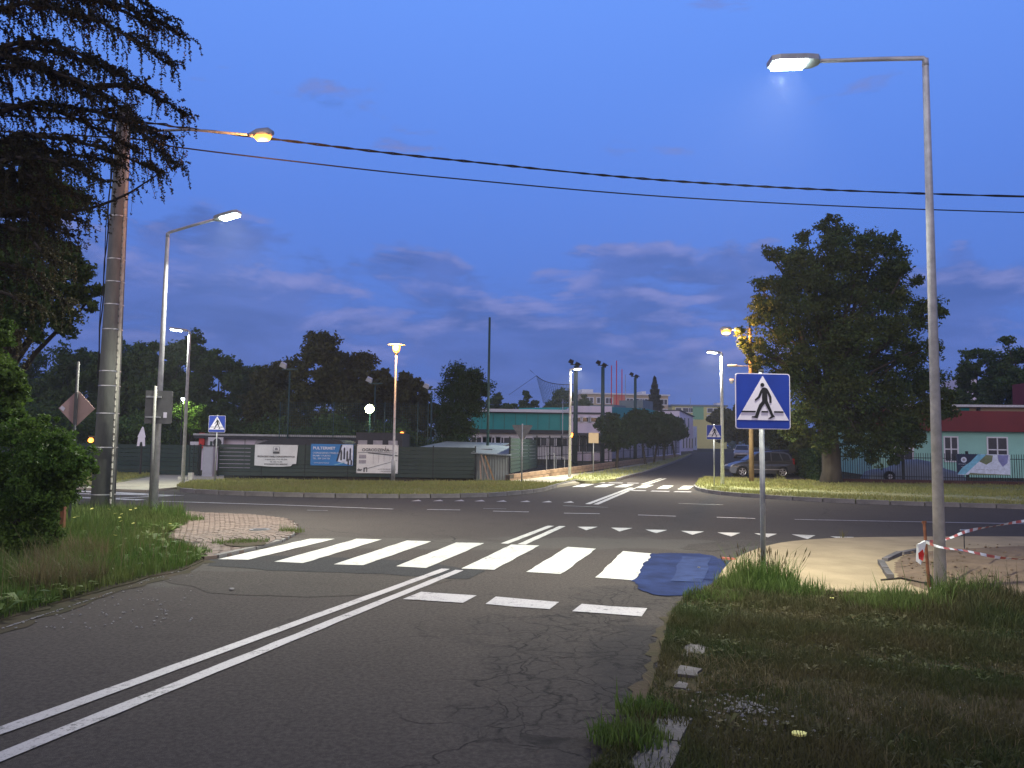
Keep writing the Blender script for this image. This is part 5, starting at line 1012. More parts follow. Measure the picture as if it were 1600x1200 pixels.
# ================================================================== CARS
def car(xy, rz, label, m, L=4.1, W_=1.72, H=1.55, kind='mpv', group=None, z0=None):
    t = thing('parked_car', (xy[0], xy[1], T(xy[1]) if z0 is None else z0), label, 'car', rz, group); k = L / 4.1; hk = H / 1.55
    def arch(cx, r=.36, n=7): return [(cx + r * math.cos(math.pi * (1 - i / (n - 1))) * 1., .31 + r * math.sin(math.pi * (1 - i / (n - 1)))) for i in range(n)][::1]
    wf, wr = -1.27, 1.22; low = .20
    side = [(-2.02, .30), (-1.95, low), (wf - .37, low)] + [(wf - .36 * math.cos(math.pi * i / 6), .30 + .36 * math.sin(math.pi * i / 6)) for i in range(7)] + [(wf + .37, low), (wr - .37, low)] + \
        [(wr - .36 * math.cos(math.pi * i / 6), .30 + .36 * math.sin(math.pi * i / 6)) for i in range(7)] + [(wr + .37, low), (1.98, .26), (2.03, .45), (2.02, .80), (1.97, .98), (.6, .98), (-.95, .94), (-1.25, .90), (-1.72, .76), (-1.98, .60), (-2.05, .45)]
    side = [(a * k, b * hk) for a, b in side]; hw = W_ / 2
    tri = tessellate_polygon([[Vector((a, b, 0)) for a, b in side]]); n = len(side); b = MB(); vs = []
    for y, ins in ((-hw + .10, .93), (-hw, 1.), (hw, 1.), (hw - .10, .93)):
        for a, c in side:
            q = ins if (c > .6 * hk or abs(a) > 1.7 * k) else 1.
            yy = y * (1 - .13 * max(0, (abs(a) / k - 1.45)) / .6 * 1.2)
            vs.append((a * (1 if ins == 1 else .985), yy, c - (0 if ins == 1 else -.0)))
    def ring(o): return [(o * n + i, o * n + (i + 1) % n, (o + 1) * n + (i + 1) % n, (o + 1) * n + i) for i in range(n)]
    # inner band (between sides) narrower at shoulder gives a rounded edge
    vs2 = [(a, -hw * (1 - .13 * max(0, abs(a) / k - 1.45) * 2) * (1 - (.05 if c > .85 * hk else 0)), c) for a, c in side] + [(a, hw * (1 - .13 * max(0, abs(a) / k - 1.45) * 2) * (1 - (.05 if c > .85 * hk else 0)), c) for a, c in side]
    b.add(vs2, [tuple(f) for f in tri] + [tuple(i + n for i in f[::-1]) for f in tri] + [(i, (i + 1) % n, (i + 1) % n + n, i + n) for i in range(n)])
    o = b.build('body', M[m], t); bv = o.modifiers.new('soft', 'BEVEL'); bv.width = .045; bv.segments = 3; bv.limit_method = 'ANGLE'; bv.angle_limit = R(28)
    prof = {'mpv': [(-1.02, .93), (-.30, 1.44), (-.05, 1.52), (.6, 1.555), (1.35, 1.53), (1.66, 1.44), (1.96, .98)]}[kind]; prof = [(a * k, c * hk) for a, c in prof]
    zt, zb = max(c for _, c in prof), .93 * hk
    def iny(c): return (hw - .05) - .17 * (c - zb) / (zt - zb)
    n = len(prof); tri = tessellate_polygon([[Vector((a, c, 0)) for a, c in prof]])
    b = MB().add([(a, -iny(c), c) for a, c in prof] + [(a, iny(c), c) for a, c in prof], [tuple(f) for f in tri] + [tuple(i + n for i in f[::-1]) for f in tri] + [(i, (i + 1) % n, (i + 1) % n + n, i + n) for i in range(n)])
    o = b.build('cabin', M[m], t); bv = o.modifiers.new('soft', 'BEVEL'); bv.width = .04; bv.segments = 2; bv.limit_method = 'ANGLE'; bv.angle_limit = R(20)
    for s in (-1, 1):
        for poly in ([(-.80, .98), (-.30, 1.38), (-.22, 1.41), (-.22, .98)], [(-.17, .98), (-.17, 1.42), (.1, 1.455), (.52, 1.465), (.52, .99)], [(.58, .99), (.58, 1.465), (1.05, 1.45), (1.22, 1.0)], [(1.29, 1.0), (1.12, 1.45), (1.42, 1.43), (1.62, 1.34), (1.74, 1.04)]):
            pp = [(a * k, c * hk) for a, c in poly]; nn = len(pp)
            v1 = [(a, s * (iny(c) + .008), c) for a, c in pp]; v0 = [(a, s * (iny(c) - .01), c) for a, c in pp]; tr = tessellate_polygon([[Vector((a, c, 0)) for a, c in pp]])
            MB().add(v1 + v0, [tuple(f) for f in tr] + [(i, (i + 1) % nn, (i + 1) % nn + nn, i + nn) for i in range(nn)]).build('window', M['glass_dark'], t)
        for wx in (wf, wr):
            wh = MB().tube([(0, -.10, 0), (0, -.08, 0), (0, .08, 0), (0, .10, 0)], [.27, .31, .31, .27], 22).build('wheel', M['tyre'], t, smooth=True); wh.location = (wx * k, s * (hw - .10), .305)
            rb = MB(); 
            for q in range(5):
                a = q * 2 * math.pi / 5 + .3; c, d = math.cos(a), math.sin(a)
                rb.add([(c * .03 - d * .045, 0, d * .03 + c * .045), (c * .21 - d * .03, 0, d * .21 + c * .03), (c * .21 + d * .03, 0, d * .21 - c * .03), (c * .03 + d * .045, 0, d * .03 - c * .045)] +
                       [(c * .03 - d * .045, s * .025, d * .03 + c * .045), (c * .21 - d * .03, s * .015, d * .21 + c * .03), (c * .21 + d * .03, s * .015, d * .21 - c * .03), (c * .03 + d * .045, s * .025, d * .03 - c * .045)], [(0, 1, 2, 3), (4, 7, 6, 5), (0, 4, 5, 1), (1, 5, 6, 2), (2, 6, 7, 3), (3, 7, 4, 0)])
            for q in range(24):
                a, a2 = q * math.pi / 12, (q + 1) * math.pi / 12
                rb.add([(r_ * math.cos(x), s * y_, r_ * math.sin(x)) for x in (a, a2) for r_, y_ in ((.20, .0), (.225, .02))], [(0, 1, 3, 2)])
            r_ = rb.build('rim', M['alloy'], wh, fix=True); r_.location = (0, s * .102, 0)
        MB().box((-.72 * k, s * (hw + .02), 1.0 * hk), (.14, .16, .12), taper=.8).build('mirror', M[m], t)
        MB().prism([(-2.0 * k, .60 * hk), (-1.62 * k, .66 * hk), (-1.50 * k, .80 * hk), (-1.90 * k, .70 * hk)], s * (hw * .86) - .02, s * (hw * .86) + .05 * s + .04, 'y').build('headlight', M['headlamp'], t)
        MB().prism([(1.93 * k, .78 * hk), (2.0 * k, .78 * hk), (1.97 * k, 1.15 * hk), (1.84 * k, 1.12 * hk)], s * (hw * .85), s * (hw * .85) + .05 * s, 'y').build('tail_light', M['tail'], t)
        MB().box((.2 * k, s * (hw + .004), .45 * hk), (2.0 * k, .02, .05)).build('side_trim', M['alloy'], t)
        for dx in (-.22, .55): MB().box((dx * k, s * (hw + .002), .68 * hk), (.012, .008, .5 * hk)).build('door_gap', M['plastic'], t)
        for dx in (.30, 1.0): MB().box((dx * k, s * (hw - .025), .86 * hk), (.16, .03, .025)).build('door_handle', M[m], t)
        MB().tube([(-.05 * k, s * .62, 1.54 * hk), (.1 * k, s * .62, 1.60 * hk), (1.25 * k, s * .62, 1.59 * hk), (1.38 * k, s * .62, 1.52 * hk)], .015, 6).build('roof_rail', M['plastic'], t)
    MB().add([(-.98 * k, -.68, .975 * hk), (-.98 * k, .68, .975 * hk), (-.33 * k, .58, 1.435 * hk), (-.33 * k, -.58, 1.435 * hk)], [(0, 1, 2, 3)]).build('windscreen', M['glass_dark'], t).location = (-.015, 0, .012)
    MB().box((2.03 * k, 0, .42 * hk), (.07, W_ * .86, .24)).build('bumper', M['plastic'], t); MB().box((-2.02 * k, 0, .36 * hk), (.07, W_ * .72, .16)).build('bumper', M['plastic'], t); MB().box((2.05 * k, 0, .75 * hk), (.02, .5, .11)).build('number_plate', M['sign_white'], t)
    return t
cxy = G(1190, 745); Lc = 97 / F * math.hypot(*cxy) * 1.0
car((cxy[0] + .1, cxy[1] + .8), R(-2), 'grey people carrier parked side-on behind the wooden pole', 'car_grey', Lc, 1.72, Lc * .385)
p = P(1176, 700, cxy[1] + 3.6); car((p.x + 1.3, p.y), R(-4), 'dark blue car mostly hidden behind the grey people carrier', 'car_blue', Lc, 1.72, Lc * .40)
p = P(1160, 700, 88.); car((p.x, p.y), R(70), 'pale car parked far up the street under the trees', 'car_silver', 4.2, 1.7, 1.5, z0=T(88.))
# covered car behind the right fence
Y = rA[1] + 4.5; c = P(1425, 735, Y); t = thing('covered_car', (c.x, Y, 0), 'car under a grey fitted cover behind the iron fence', 'car', R(-3)); q0, q1 = P(1352, 735, Y).x - c.x, P(1500, 735, Y).x - c.x; zt = hz(1405, 717, Y)
xs = np.linspace(0, 1, 30); b = MB(); ny = 12
def prof(u): return zt * (np.interp(u, [0, .02, .08, .25, .38, .55, .66, .82, .97, 1], [.1, .42, .52, .60, .96, 1., .92, .60, .45, .1]))
for i, u in enumerate(xs):
    for j in range(ny + 1):
        a = math.pi * j / ny; x = q0 + (q1 - q0) * u; wz = prof(u) * (max(0, math.sin(a)) ** .45) ; b.v.append((x, -.85 * math.cos(a) * (.8 + .2 * math.sin(math.pi * u)), max(.12, wz + .012 * math.sin(u * 60 + j))))
b.f = [(i * (ny + 1) + j, i * (ny + 1) + j + 1, (i + 1) * (ny + 1) + j + 1, (i + 1) * (ny + 1) + j) for i in range(29) for j in range(ny)]
b.build('cover', M['tarp'], t, smooth=True)
for u in (.2,):
    MB().tube([(q0 + (q1 - q0) * u, -.82, .3), (q0 + (q1 - q0) * u, -.62, .3)], .3, 16).build('wheel', M['tyre'], t); MB().tube([(q0 + (q1 - q0) * u, -.83, .3), (q0 + (q1 - q0) * u, -.80, .3)], .14, 10).build('rim', M['alloy'], t)
# ================================================================== TREES
def ptree(px, Y, ytop, hwpx, label, m='leaf_far', n=20000, leaf=None, ybot=None, seed=1, nb=38, name='tree', tr=None, group=None, lo=None, brf=.34, z0=None, squash=.8, depthf=1., power=.35):
    c = P(px, 690, Y); z = hz(px, ytop, Y) - T(Y); hw = hwpx / F * Y; lo = .12 if lo is None else lo
    t = tree(name, label, (c.x, c.y), z, hw, n, leaf or .0048 * Y, M[m], tr or .012 * z + .08, lo, nb, hw * brf, seed, depth=hw * depthf, group=group, squash=squash, limbs=7, power=power); return t
# woods on the left, tree by tree
WL = [(20, 66, 548, 75, 'leaf_far'), (105, 62, 528, 60, 'leaf_far'), (175, 60, 512, 58, 'leaf_far'), (250, 57, 503, 55, 'leaf_far'), (292, 62, 501, 45, 'leaf_far'), (338, 60, 536, 42, 'leaf_far'), (392, 66, 556, 36, 'leaf_far'), (430, 57, 546, 55, 'leaf_olive'),
      (505, 55, 517, 62, 'leaf_olive'), (560, 57, 526, 55, 'leaf_olive'), (597, 62, 560, 32, 'leaf_olive'), (643, 58, 579, 42, 'leaf_olive')]
WLAB = ['dark tree at the far left edge of the woods', 'dark tree behind the diamond sign', 'dark tree behind the concrete pole', 'tall dark tree behind the left lamp pole', 'tallest dark tree above the far left lamp', 'dark tree sloping down right of the far left lamp', 'low dark tree in the dip of the woods',
        'olive tree at the left flank of the big group', 'broad olive tree topping the big group behind the banners', 'olive tree left of the orange park lamp', 'small olive tree right behind the orange park lamp', 'rounded tree between the park lamp and the narrow tree']
for i, (px, Y, yt, hp, m) in enumerate(WL): ptree(px, Y, yt, hp, WLAB[i], m, 26000, .30, seed=20 + i, nb=46, lo=.03, group='woods behind the banner fence', brf=.30)
for i, (px, Y, yt, hp) in enumerate(((330, 53, 640, 60), (430, 50, 652, 60), (520, 50, 648, 60), (610, 50, 655, 50), (200, 50, 640, 75), (60, 48, 630, 80))):
    ptree(px, Y, yt, hp, ('low dense shrubs lit behind the far left lamp', 'low undergrowth above the white banner', 'low undergrowth above the blue banner', 'low undergrowth above the tall white banner', 'dark undergrowth behind the left lamp pole', 'dark undergrowth behind the left bush')[i], 'leaf_far', 9000, .24, seed=50 + i, nb=26, name='shrub', lo=.0, brf=.4)
# narrow dense tree before the hall
cb = []; rb_ = []
for px, py, r in ((716, 585, 20), (740, 590, 16), (705, 612, 22), (728, 612, 24), (750, 607, 16), (700, 640, 22), (722, 640, 26), (742, 630, 14), (705, 668, 24), (728, 668, 18), (712, 695, 26), (716, 715, 26), (690, 660, 12), (758, 615, 7)):
    for s in (-1, 1):
        q = P(px, py, 46. + s * .45 * r / 24); cb.append(q); rb_.append(r / F * 46 * 1.0)
c0 = P(716, 690, 46.); cb = np.array([(q.x - c0.x, q.y - c0.y, q.z) for q in cb])
tree('tree', 'dense upright dark tree left of the teal hall', (c0.x, c0.y), hz(716, 566, 46.), 1.6, 32000, .15, M['leaf_row'], .14, .1, seed=9, blobs=(cb, np.array(rb_)), limbs=6)
FT = [(775, 110, 610, 22), (800, 105, 620, 24), (826, 112, 608, 22), (850, 104, 622, 20), (880, 108, 607, 28), (912, 115, 612, 20), (1110, 260, 640, 16)]
FLAB = ['distant dark tree just right of the tall pole', 'distant dark tree, second beyond the teal hall', 'distant dark tree, middle beyond the teal hall', 'lower distant dark tree under the ball net', 'distant rounded tree left of the lit lamp', 'distant dark tree behind the floodlight mast', 'distant tree before the yellow block']
for i, (px, Y, yt, hp) in enumerate(FT[:6]): ptree(px, Y, yt, hp, FLAB[i], 'leaf_far', 9000, .42, seed=70 + i, nb=24, lo=.1, group='distant trees beyond the hall')
# row of clipped street trees
for i, (bx, by, yt, hp, cxp_) in enumerate(((963.5, 733, 646, 33, 966), (1008, 727, 639, 36, 1003), (1022, 725, 641, 34, 1028), (1054, 716.5, 649, 20, 1050), (1037, 721, 645, 24, 1040))):
    xy = G(bx, by); Y = xy[1]; z = hz(bx, yt, Y) - T(Y)
    tree('street_tree', ('round street tree nearest the beige sign, first of the row', 'round street tree, second of the row and tallest', 'round street tree, third of the row', 'smallest round street tree at the far end of the row', 'round street tree, fourth of the row')[i],
         xy, z, hp / F * Y, 16000, .0052 * Y, M['leaf_row'], .11, .38, 26, hp / F * Y * .4, 80 + i, group='round street trees along the far street', lean=((cxp_ - bx) / F * Y, 0), bark='bark')
# spruce by the apartment block
c = P(1023, 690, 135.); z = hz(1023, 588, 135.) - T(135); zl = hz(1023, 645, 135.) - T(135); t = thing('spruce', (c.x, c.y), 'dark pointed spruce in front of the apartment block', 'tree'); n = 15000
u = RNG.random(n) ** .6; zz = z - (z - zl + 2) * u; lay = (zz * 1.15) % 1; r = (z - zz) * .29 * (.55 + .55 * lay) * RNG.uniform(.5, 1.05, n); a = RNG.uniform(0, 6.28, n)
quads_object('crown', leaves_at(np.column_stack([r * np.cos(a), r * np.sin(a), zz - r * .25]), .55), M['spruce'], t); MB().tube([(0, 0, 0), (0, 0, z)], [.4, .05], 8).build('trunk', M['bark_dark'], t)
# trees along the right side of the far street
for i, (px, Y, yt, hp, m) in enumerate(((1128, 122, 633, 22, 'leaf_olive'), (1152, 100, 629, 26, 'leaf_olive'), (1190, 78, 634, 30, 'leaf_olive'), (1226, 64, 640, 34, 'leaf_big'), (1262, 50, 668, 30, 'leaf_big'))):
    ptree(px, Y, yt, hp, ('olive tree farthest up the right side of the street', 'olive tree behind the far crossing sign', 'olive tree behind the wooden pole', 'dark tree behind the large crossing sign', 'dark shrubby tree left of the big trunk')[i], m, 13000, .0052 * Y, seed=90 + i, nb=30, lo=.22 if i < 4 else .0, brf=.34)
hb = thing('hedge', (*P(1272, 700, 44.5)[:2], 0), 'dark green hedge left of the big tree trunk', 'hedge'); pts = RNG.uniform((-.5, -5, .05), (.6, 6, 1.75), (16000, 3)); pts[:, 0] += pts[:, 1] * .27
quads_object('foliage', leaves_at(pts, .16), M['leaf_row'], hb); sm = MB()
for k in range(14): sm.tube([(-1.35 + k * .205, -5 + k * .76, 0), (-1.3 + k * .205, -5 + k * .76, 1.4)], .03, 5)
sm.build('stems', M['bark_dark'], hb, kind='stuff')
# big tree: crown built from clusters that follow limbs
bt = G(1298, 758.5); Y = bt[1]
cl = [(1290, 355, 18), (1322, 362, 20), (1258, 372, 16), (1350, 385, 26), (1300, 395, 34), (1250, 405, 26), (1385, 385, 18), (1402, 405, 20), (1215, 398, 16), (1205, 392, 10), (1270, 430, 34), (1330, 420, 34), (1380, 430, 30), (1412, 425, 14), (1225, 440, 28), (1190, 445, 16),
      (1300, 465, 40), (1355, 465, 36), (1405, 470, 26), (1432, 440, 12), (1245, 480, 34), (1200, 480, 22), (1178, 500, 12), (1185, 470, 10), (1290, 510, 42), (1340, 515, 40), (1395, 515, 32), (1440, 490, 24), (1470, 488, 12), (1225, 525, 32), (1190, 535, 16), (1250, 560, 34),
      (1310, 560, 42), (1370, 560, 36), (1425, 555, 32), (1460, 540, 14), (1205, 560, 20), (1185, 575, 12), (1178, 560, 8), (1172, 550, 7), (1230, 595, 28), (1280, 610, 36), (1340, 610, 42), (1400, 605, 38), (1450, 600, 26), (1480, 620, 12), (1255, 640, 28), (1300, 655, 34), (1355, 655, 36), (1410, 650, 34), (1455, 640, 24),
      (1240, 670, 18), (1166, 545, 9), (1178, 560, 12), (1150, 525, 4), (1160, 532, 6), (1285, 685, 20), (1340, 690, 24), (1385, 690, 26), (1425, 685, 22), (1365, 712, 14), (1400, 715, 8), (1485, 640, 14), (1290, 340, 7), (1312, 345, 8), (1398, 372, 8), (1160, 520, 6)]
cb, rr = [], []; rg = np.random.default_rng(5)
for px, py, r in cl:
    edge_ = math.hypot((px - 1320) / 160, (py - 530) / 190); dy = 3.4 * math.sqrt(max(.04, 1 - min(1, edge_) ** 2))
    for k in range(3 if r > 20 else 2):
        q = P(px + rg.uniform(-6, 6), py + rg.uniform(-6, 6), Y + rg.uniform(-1, .8) * dy); cb.append((q.x - bt[0], q.y - bt[1], q.z)); rr.append(r / F * Y * rg.uniform(.75, 1.05))
tree('big_tree', 'large broad leafy tree with a thick trunk, right of the grey car', bt, hz(1300, 335, Y), 4.5, 120000, .165, M['leaf_big'], .42, .28, seed=3, blobs=(np.array(cb), np.array(rr) * .96), bark='bark', limbs=34, squash=1.)
for i, (px, Y, yt, hp, lab) in enumerate(((1530, 66, 524, 40, 'dark tree rising behind the mint green building'), (1592, 62, 494, 56, 'tallest dark tree at the right edge behind the mint building'), (1575, 70, 560, 50, 'lower dark tree between the two behind the mint building'), (1492, 70, 610, 26, 'low dark tree behind the roof right of the lamp pole'), (1660, 66, 520, 60, 'dark tree beyond the right edge'))):
    ptree(px, Y, yt, hp, lab, 'leaf_far', 20000, .27, seed=110 + i, nb=40, lo=.1, brf=.28)
# dark vegetation line further out so the horizon is never bare
b = RNG.uniform(0, 1, (30000, 3)); pts = np.column_stack([-190 + 520 * b[:, 0], 265 + 40 * b[:, 1], 1. + b[:, 2] ** 1.3 * (7 + 3 * np.sin(b[:, 0] * 40) + 2 * np.sin(b[:, 0] * 91))])
quads_object('far_woods', leaves_at(pts, 1.7), M['leaf_far'], None, kind='stuff', label='far belt of woods along the horizon', cat='woods')
# ------------------------------------------------------------------ near left: conifer, leafy tree, bush
c = P(-85, 690, 14.5); t = thing('larch', (c.x, c.y, 0), 'drooping conifer with hanging twigs at the top left', 'tree')
MB().tube([(0, 0, -.2), (.05, 0, 4), (0, 0, 9), (0, 0, 12)], [.28, .22, .15, .08], 12).build('trunk', M['bark_dark'], t, smooth=True)
limbs = [(-60, -60, 215, -40), (-60, -20, 262, -8), (-60, 10, 290, 22), (-60, 40, 240, 30), (-60, 62, 268, 62), (-60, 90, 210, 78), (-60, 110, 245, 108), (-60, 140, 180, 130), (-60, 165, 205, 150), (-60, 190, 262, 196), (-60, 215, 240, 212), (-60, 240, 262, 232), (-60, 262, 200, 238), (-60, 285, 170, 262), (-60, 315, 150, 290),
         (-60, 345, 120, 322), (-60, 372, 100, 350), (-60, 405, 85, 385), (-60, 430, 95, 462), (-60, 470, 60, 480), (-60, 500, 40, 520), (-60, -110, 180, -90), (-60, 30, 120, 15), (-60, 130, 110, 120), (-60, 230, 120, 240), (-60, 300, 100, 300), (150, 180, 300, 172), (170, 200, 270, 262)]
lb = MB(); tuf = []; tw = MB(); rg = np.random.default_rng(8)
def polyl(pts, t_):
    k = t_ * (len(pts) - 1); i = min(int(k), len(pts) - 2); return pts[i].lerp(pts[i + 1], k - i)
for li, (x0, y0, x1, y1) in enumerate(limbs):
    Ya, Yb = (14.5, 13.2 + 2.2 * rg.random()); A, B = P(x0, y0 + rg.uniform(-45, 25), Ya), P(x1 + rg.uniform(-25, 12), y1 + rg.uniform(-10, 14), Yb); Lm = (B - A).length
    pts = [A.lerp(B, k / 6) + Vector((rg.uniform(-.05, .05), rg.uniform(-.1, .1), (.11 * math.sin(math.pi * (k / 6) ** .8) - .10 * (k / 6) ** 3) * Lm + rg.uniform(-.03, .03))) for k in range(7)]
    lb.tube([p - c.xy.to_3d() for p in pts], [.055 * (1 - k / 7) + .006 for k in range(7)], 6)
    ntw = int(Lm * 26)
    for k in range(ntw):
        s = rg.random() ** .75; p = polyl(pts, min(s, .999)); lat = rg.uniform(-1, 1) * .8 * (1.15 - s)
        out_ = Vector((rg.uniform(-.05, .38), lat, rg.uniform(-.08, .14))); Lh = rg.uniform(.15, .62) * (1.15 - .4 * s) * rg.choice([.5, 1, 1.7])
        tpts = [p, p + out_ * .5 + Vector((0, 0, .0)), p + out_ + Vector((0, 0, -Lh * .35)), p + out_ * 1.12 + Vector((rg.uniform(-.04, .04), rg.uniform(-.04, .04), -Lh))]
        if rg.random() < .35: tw.tube([q - c.xy.to_3d() for q in tpts], [.006, .005, .004, .003], 3, cap=False)
        m_ = int((out_.length + Lh) / .022)
        for j in range(m_):
            q = polyl(tpts, min(.999, j / m_)); tuf.append((q.x - c.x, q.y - c.y, q.z))
# thin nearly bare branch crossing the pole
pts = [P(95, 333, 15.4), P(140, 326, 15.6), P(178, 313, 15.8), (P(205, 300, 16)), P(235, 280, 16.1), P(262, 262, 16.2), P(293, 243, 16.3)]
lb.tube([p - c.xy.to_3d() for p in pts], [.035, .03, .026, .02, .014, .009, .004], 6)
for k in range(60):
    p = polyl(pts, rg.random() * .999); d = Vector((rg.uniform(-.1, .3), rg.uniform(-.2, .2), rg.uniform(-.55, .22))); 
    if rg.random() < .5: continue
    tw.tube([p - c.xy.to_3d(), p + d * .5 - c.xy.to_3d(), p + d - c.xy.to_3d()], [.006, .004, .002], 3, cap=False)
    for j in range(6): q = p.lerp(p + d, rg.random()); tuf.append((q.x - c.x, q.y - c.y, q.z))
for x0, y0, ln in ((118, 335, 55), (132, 330, 30), (165, 322, 45)):
    p = P(x0, y0, 15.5); e_ = P(x0 + 4, y0 + ln, 15.5); tw.tube([p - c.xy.to_3d(), p.lerp(e_, .5) + Vector((.05, 0, 0)) - c.xy.to_3d(), e_ - c.xy.to_3d()], [.009, .007, .005], 4)
    for j in range(26): q = p.lerp(e_, .3 + .7 * rg.random()) + Vector((rg.uniform(-.09, .09), rg.uniform(-.09, .09), rg.uniform(-.06, .06))); tuf.append((q.x - c.x, q.y - c.y, q.z))
lb.build('limb', M['bark_dark'], t, smooth=True); tw.build('twigs', M['bark_dark'], t, kind='stuff', fix=False)
tf = np.repeat(np.array(tuf), 2, 0) + RNG.normal(0, .012, (len(tuf) * 2, 3)); quads_object('needles', leaves_at(tf, .058), M['needle'], t, kind='stuff')
print('tufts', len(tf))
def ptree_blobs(name, label, px0, Y0_, blobs, n, leaf, m, tr, seed, cat='tree', spread=.8, mult=3, trunk=True, H=None):
    c = P(px0, 690, Y0_); rg = np.random.default_rng(seed); cb, rr = [], []
    for px, py, r in blobs:
        for k in range(mult): q = P(px + rg.uniform(-.3, .3) * r, py + rg.uniform(-.3, .3) * r, Y0_ + rg.uniform(-1, 1) * spread); cb.append((q.x - c.x, q.y - c.y, max(q.z, .12))); rr.append(r / F * Y0_ * rg.uniform(.5, .9))
    return tree(name, label, (c.x, c.y, 0), H or max(b[2] for b in cb), 2, n, leaf, M[m], tr, .2, seed=seed, blobs=(np.array(cb), np.array(rr)), limbs=14, cat=cat, squash=.85)
ptree_blobs('tree', 'dark leafy tree behind the conifer at the left edge', -20, 20., [(20, 240, 36), (60, 268, 36), (0, 300, 50), (60, 320, 50), (110, 312, 30), (20, 370, 50), (70, 380, 36), (100, 395, 30), (20, 430, 50), (75, 430, 42), (125, 425, 24), (150, 450, 13), (120, 462, 24), (80, 475, 34), (30, 480, 45), (140, 480, 12), (100, 505, 22), (55, 520, 16), (10, 540, 24), (115, 405, 18), (-40, 400, 70), (-40, 500, 60)], 60000, .12, 'leaf_far', .26, 31)
ptree_blobs('tree', 'leafy tree lit yellow green at the left edge above the bush', -60, 12.6, [(-20, 560, 40), (10, 580, 26), (-10, 620, 44), (24, 612, 18), (30, 590, 10), (12, 650, 30), (0, 530, 22), (8, 510, 12)], 24000, .075, 'leaf_bush', .14, 32, spread=.5)
ptree_blobs('bush', 'dense green bush lit by the lamp at the left edge', 35, 11.6, [(20, 680, 36), (55, 682, 32), (85, 692, 32), (112, 705, 28), (133, 722, 17), (100, 735, 34), (60, 730, 44), (15, 735, 50), (125, 745, 18), (80, 770, 40), (30, 790, 50), (105, 775, 20), (70, 810, 30), (20, 840, 45), (-30, 760, 60), (-30, 860, 60), (60, 850, 26), (30, 885, 34), (-10, 915, 40), (85, 835, 18), (90, 655, 5), (145, 700, 7), (30, 650, 12), (70, 655, 9), (148, 735, 8)], 52000, .062, 'leaf_bush', .05, 33, cat='bush', spread=.65)
ptree_blobs('tree', 'small tree glowing yellow green beside the far left lamp pole', 296, 47.6, [(284, 640, 13), (300, 652, 16), (313, 640, 11), (292, 668, 14), (306, 672, 12), (318, 655, 8), (296, 632, 8)], 9000, .16, 'leaf_bush', .07, 34, spread=.5)
# iron fence post in the bush
xy = P(97, 830, 13.6); t = thing('garden_fence', (xy.x, xy.y, 0), 'rusty iron garden fence post at the edge of the bush', 'fence'); zt = hz(97, 783, 13.6); MB().box((0, 0, zt / 2), (.07, .07, zt)).build('post', M['rust'], t)
for k in range(1, 6): MB().box((-.11 * k, 0, zt / 2 - .02), (.018, .018, zt - .1)).build('bar', M['rust'], t)
for z in (.15, zt - .12): MB().box((-.32, 0, z), (.6, .03, .03)).build('rail', M['rust'], t)
# ================================================================== GRASS AND SMALL THINGS
grass('grass', 'tall green grass and weeds on the left verge', lv, 1, .2, .004, M['grass'])if False else None
near_l = GL((-40, 985), (0, 972), (150, 925), (240, 901), (290, 889), (316, 875), (300, 862), (258, 845), (270, 832), (294, 822), (285, 808), (268, 803), (150, 800), (0, 797), (-200, 800), (-300, 900))
def dist_edge(p, line):
    d = np.full(len(p), 99.)
    for i in range(len(line) - 1):
        a, b = np.array(line[i]), np.array(line[i + 1]); e_ = b - a; u = np.clip(((p - a) @ e_) / (e_ @ e_), 0, 1); d = np.minimum(d, np.linalg.norm(p - a - u[:, None] * e_, axis=1))
    return d
el_ = GL((-40, 985), (0, 972), (150, 925), (240, 901), (290, 889), (316, 875), (300, 862), (258, 845), (270, 832), (294, 822))
grass('grass', 'green grass and weeds on the left verge', near_l, 95000, .14, .0042, M['grass'], .02, clump=1.3, seed=4, thin=-.75, hvar=lambda p: .62 + .6 * np.clip(dist_edge(p, el_) / 1.2, 0, 1))
dry = GL((60, 935), (120, 928), (165, 915), (170, 880), (130, 865), (60, 880), (20, 930)); grass('dry_grass', 'dry straw-coloured grass on the left verge by the road', dry, 5200, .22, .0033, M['grass_dry'], .02, clump=2.5, seed=6, thin=-.3, lean=1.1)
grass('dry_grass', 'scattered dry stalks on the left verge', near_l, 3000, .24, .003, M['grass_dry'], .02, clump=1.1, seed=16)
near_r = GL((905, 1230), (1000, 1130), (1030, 1040), (1045, 975), (1064, 945), (1100, 926), (1128, 909), (1160, 914), (1250, 926), (1330, 931), (1460, 936), (1600, 942), (1800, 950), (2000, 1230))
def bare(p): return 1 - .7 * np.exp(-(((p[:, 0] - 1.55) / .55) ** 2 + ((p[:, 1] - 5.3) / .7) ** 2)) - .45 * np.exp(-(((p[:, 0] - 2.7) / 1.0) ** 2 + ((p[:, 1] - 8.1) / .5) ** 2))
KP = [Vector(G(*q)) for q in ((1087, 1021), (1075, 1057), (1066, 1078), (1052, 1138), (1043, 1158), (1029, 1183), (1018, 1205))]
def kerbmask(p):
    m = np.zeros(len(p))
    for k in KP: m = np.maximum(m, (np.hypot(p[:, 0] - k.x, (p[:, 1] - k.y) * .8) < .13) * .93)
    return m
def scat(poly, n, seed, keep):
    poly = [tuple(q[:2]) for q in poly]; a = np.array(poly); lo, hi = a.min(0), a.max(0); p = RNG.uniform(lo, hi, (int(n * 3), 2)); p = p[in_poly(p, poly)]; k = keep(p) * (1 - kerbmask(p)); return p[RNG.random(len(p)) < k][:n]
gp = scat(near_r, 170000, 1, lambda p: np.clip((.55 + .95 * vnoise(p, 2.6, 12)) * bare(p), .16, 1) * np.clip(9 / (p[:, 1] + 2), .4, 1.2))
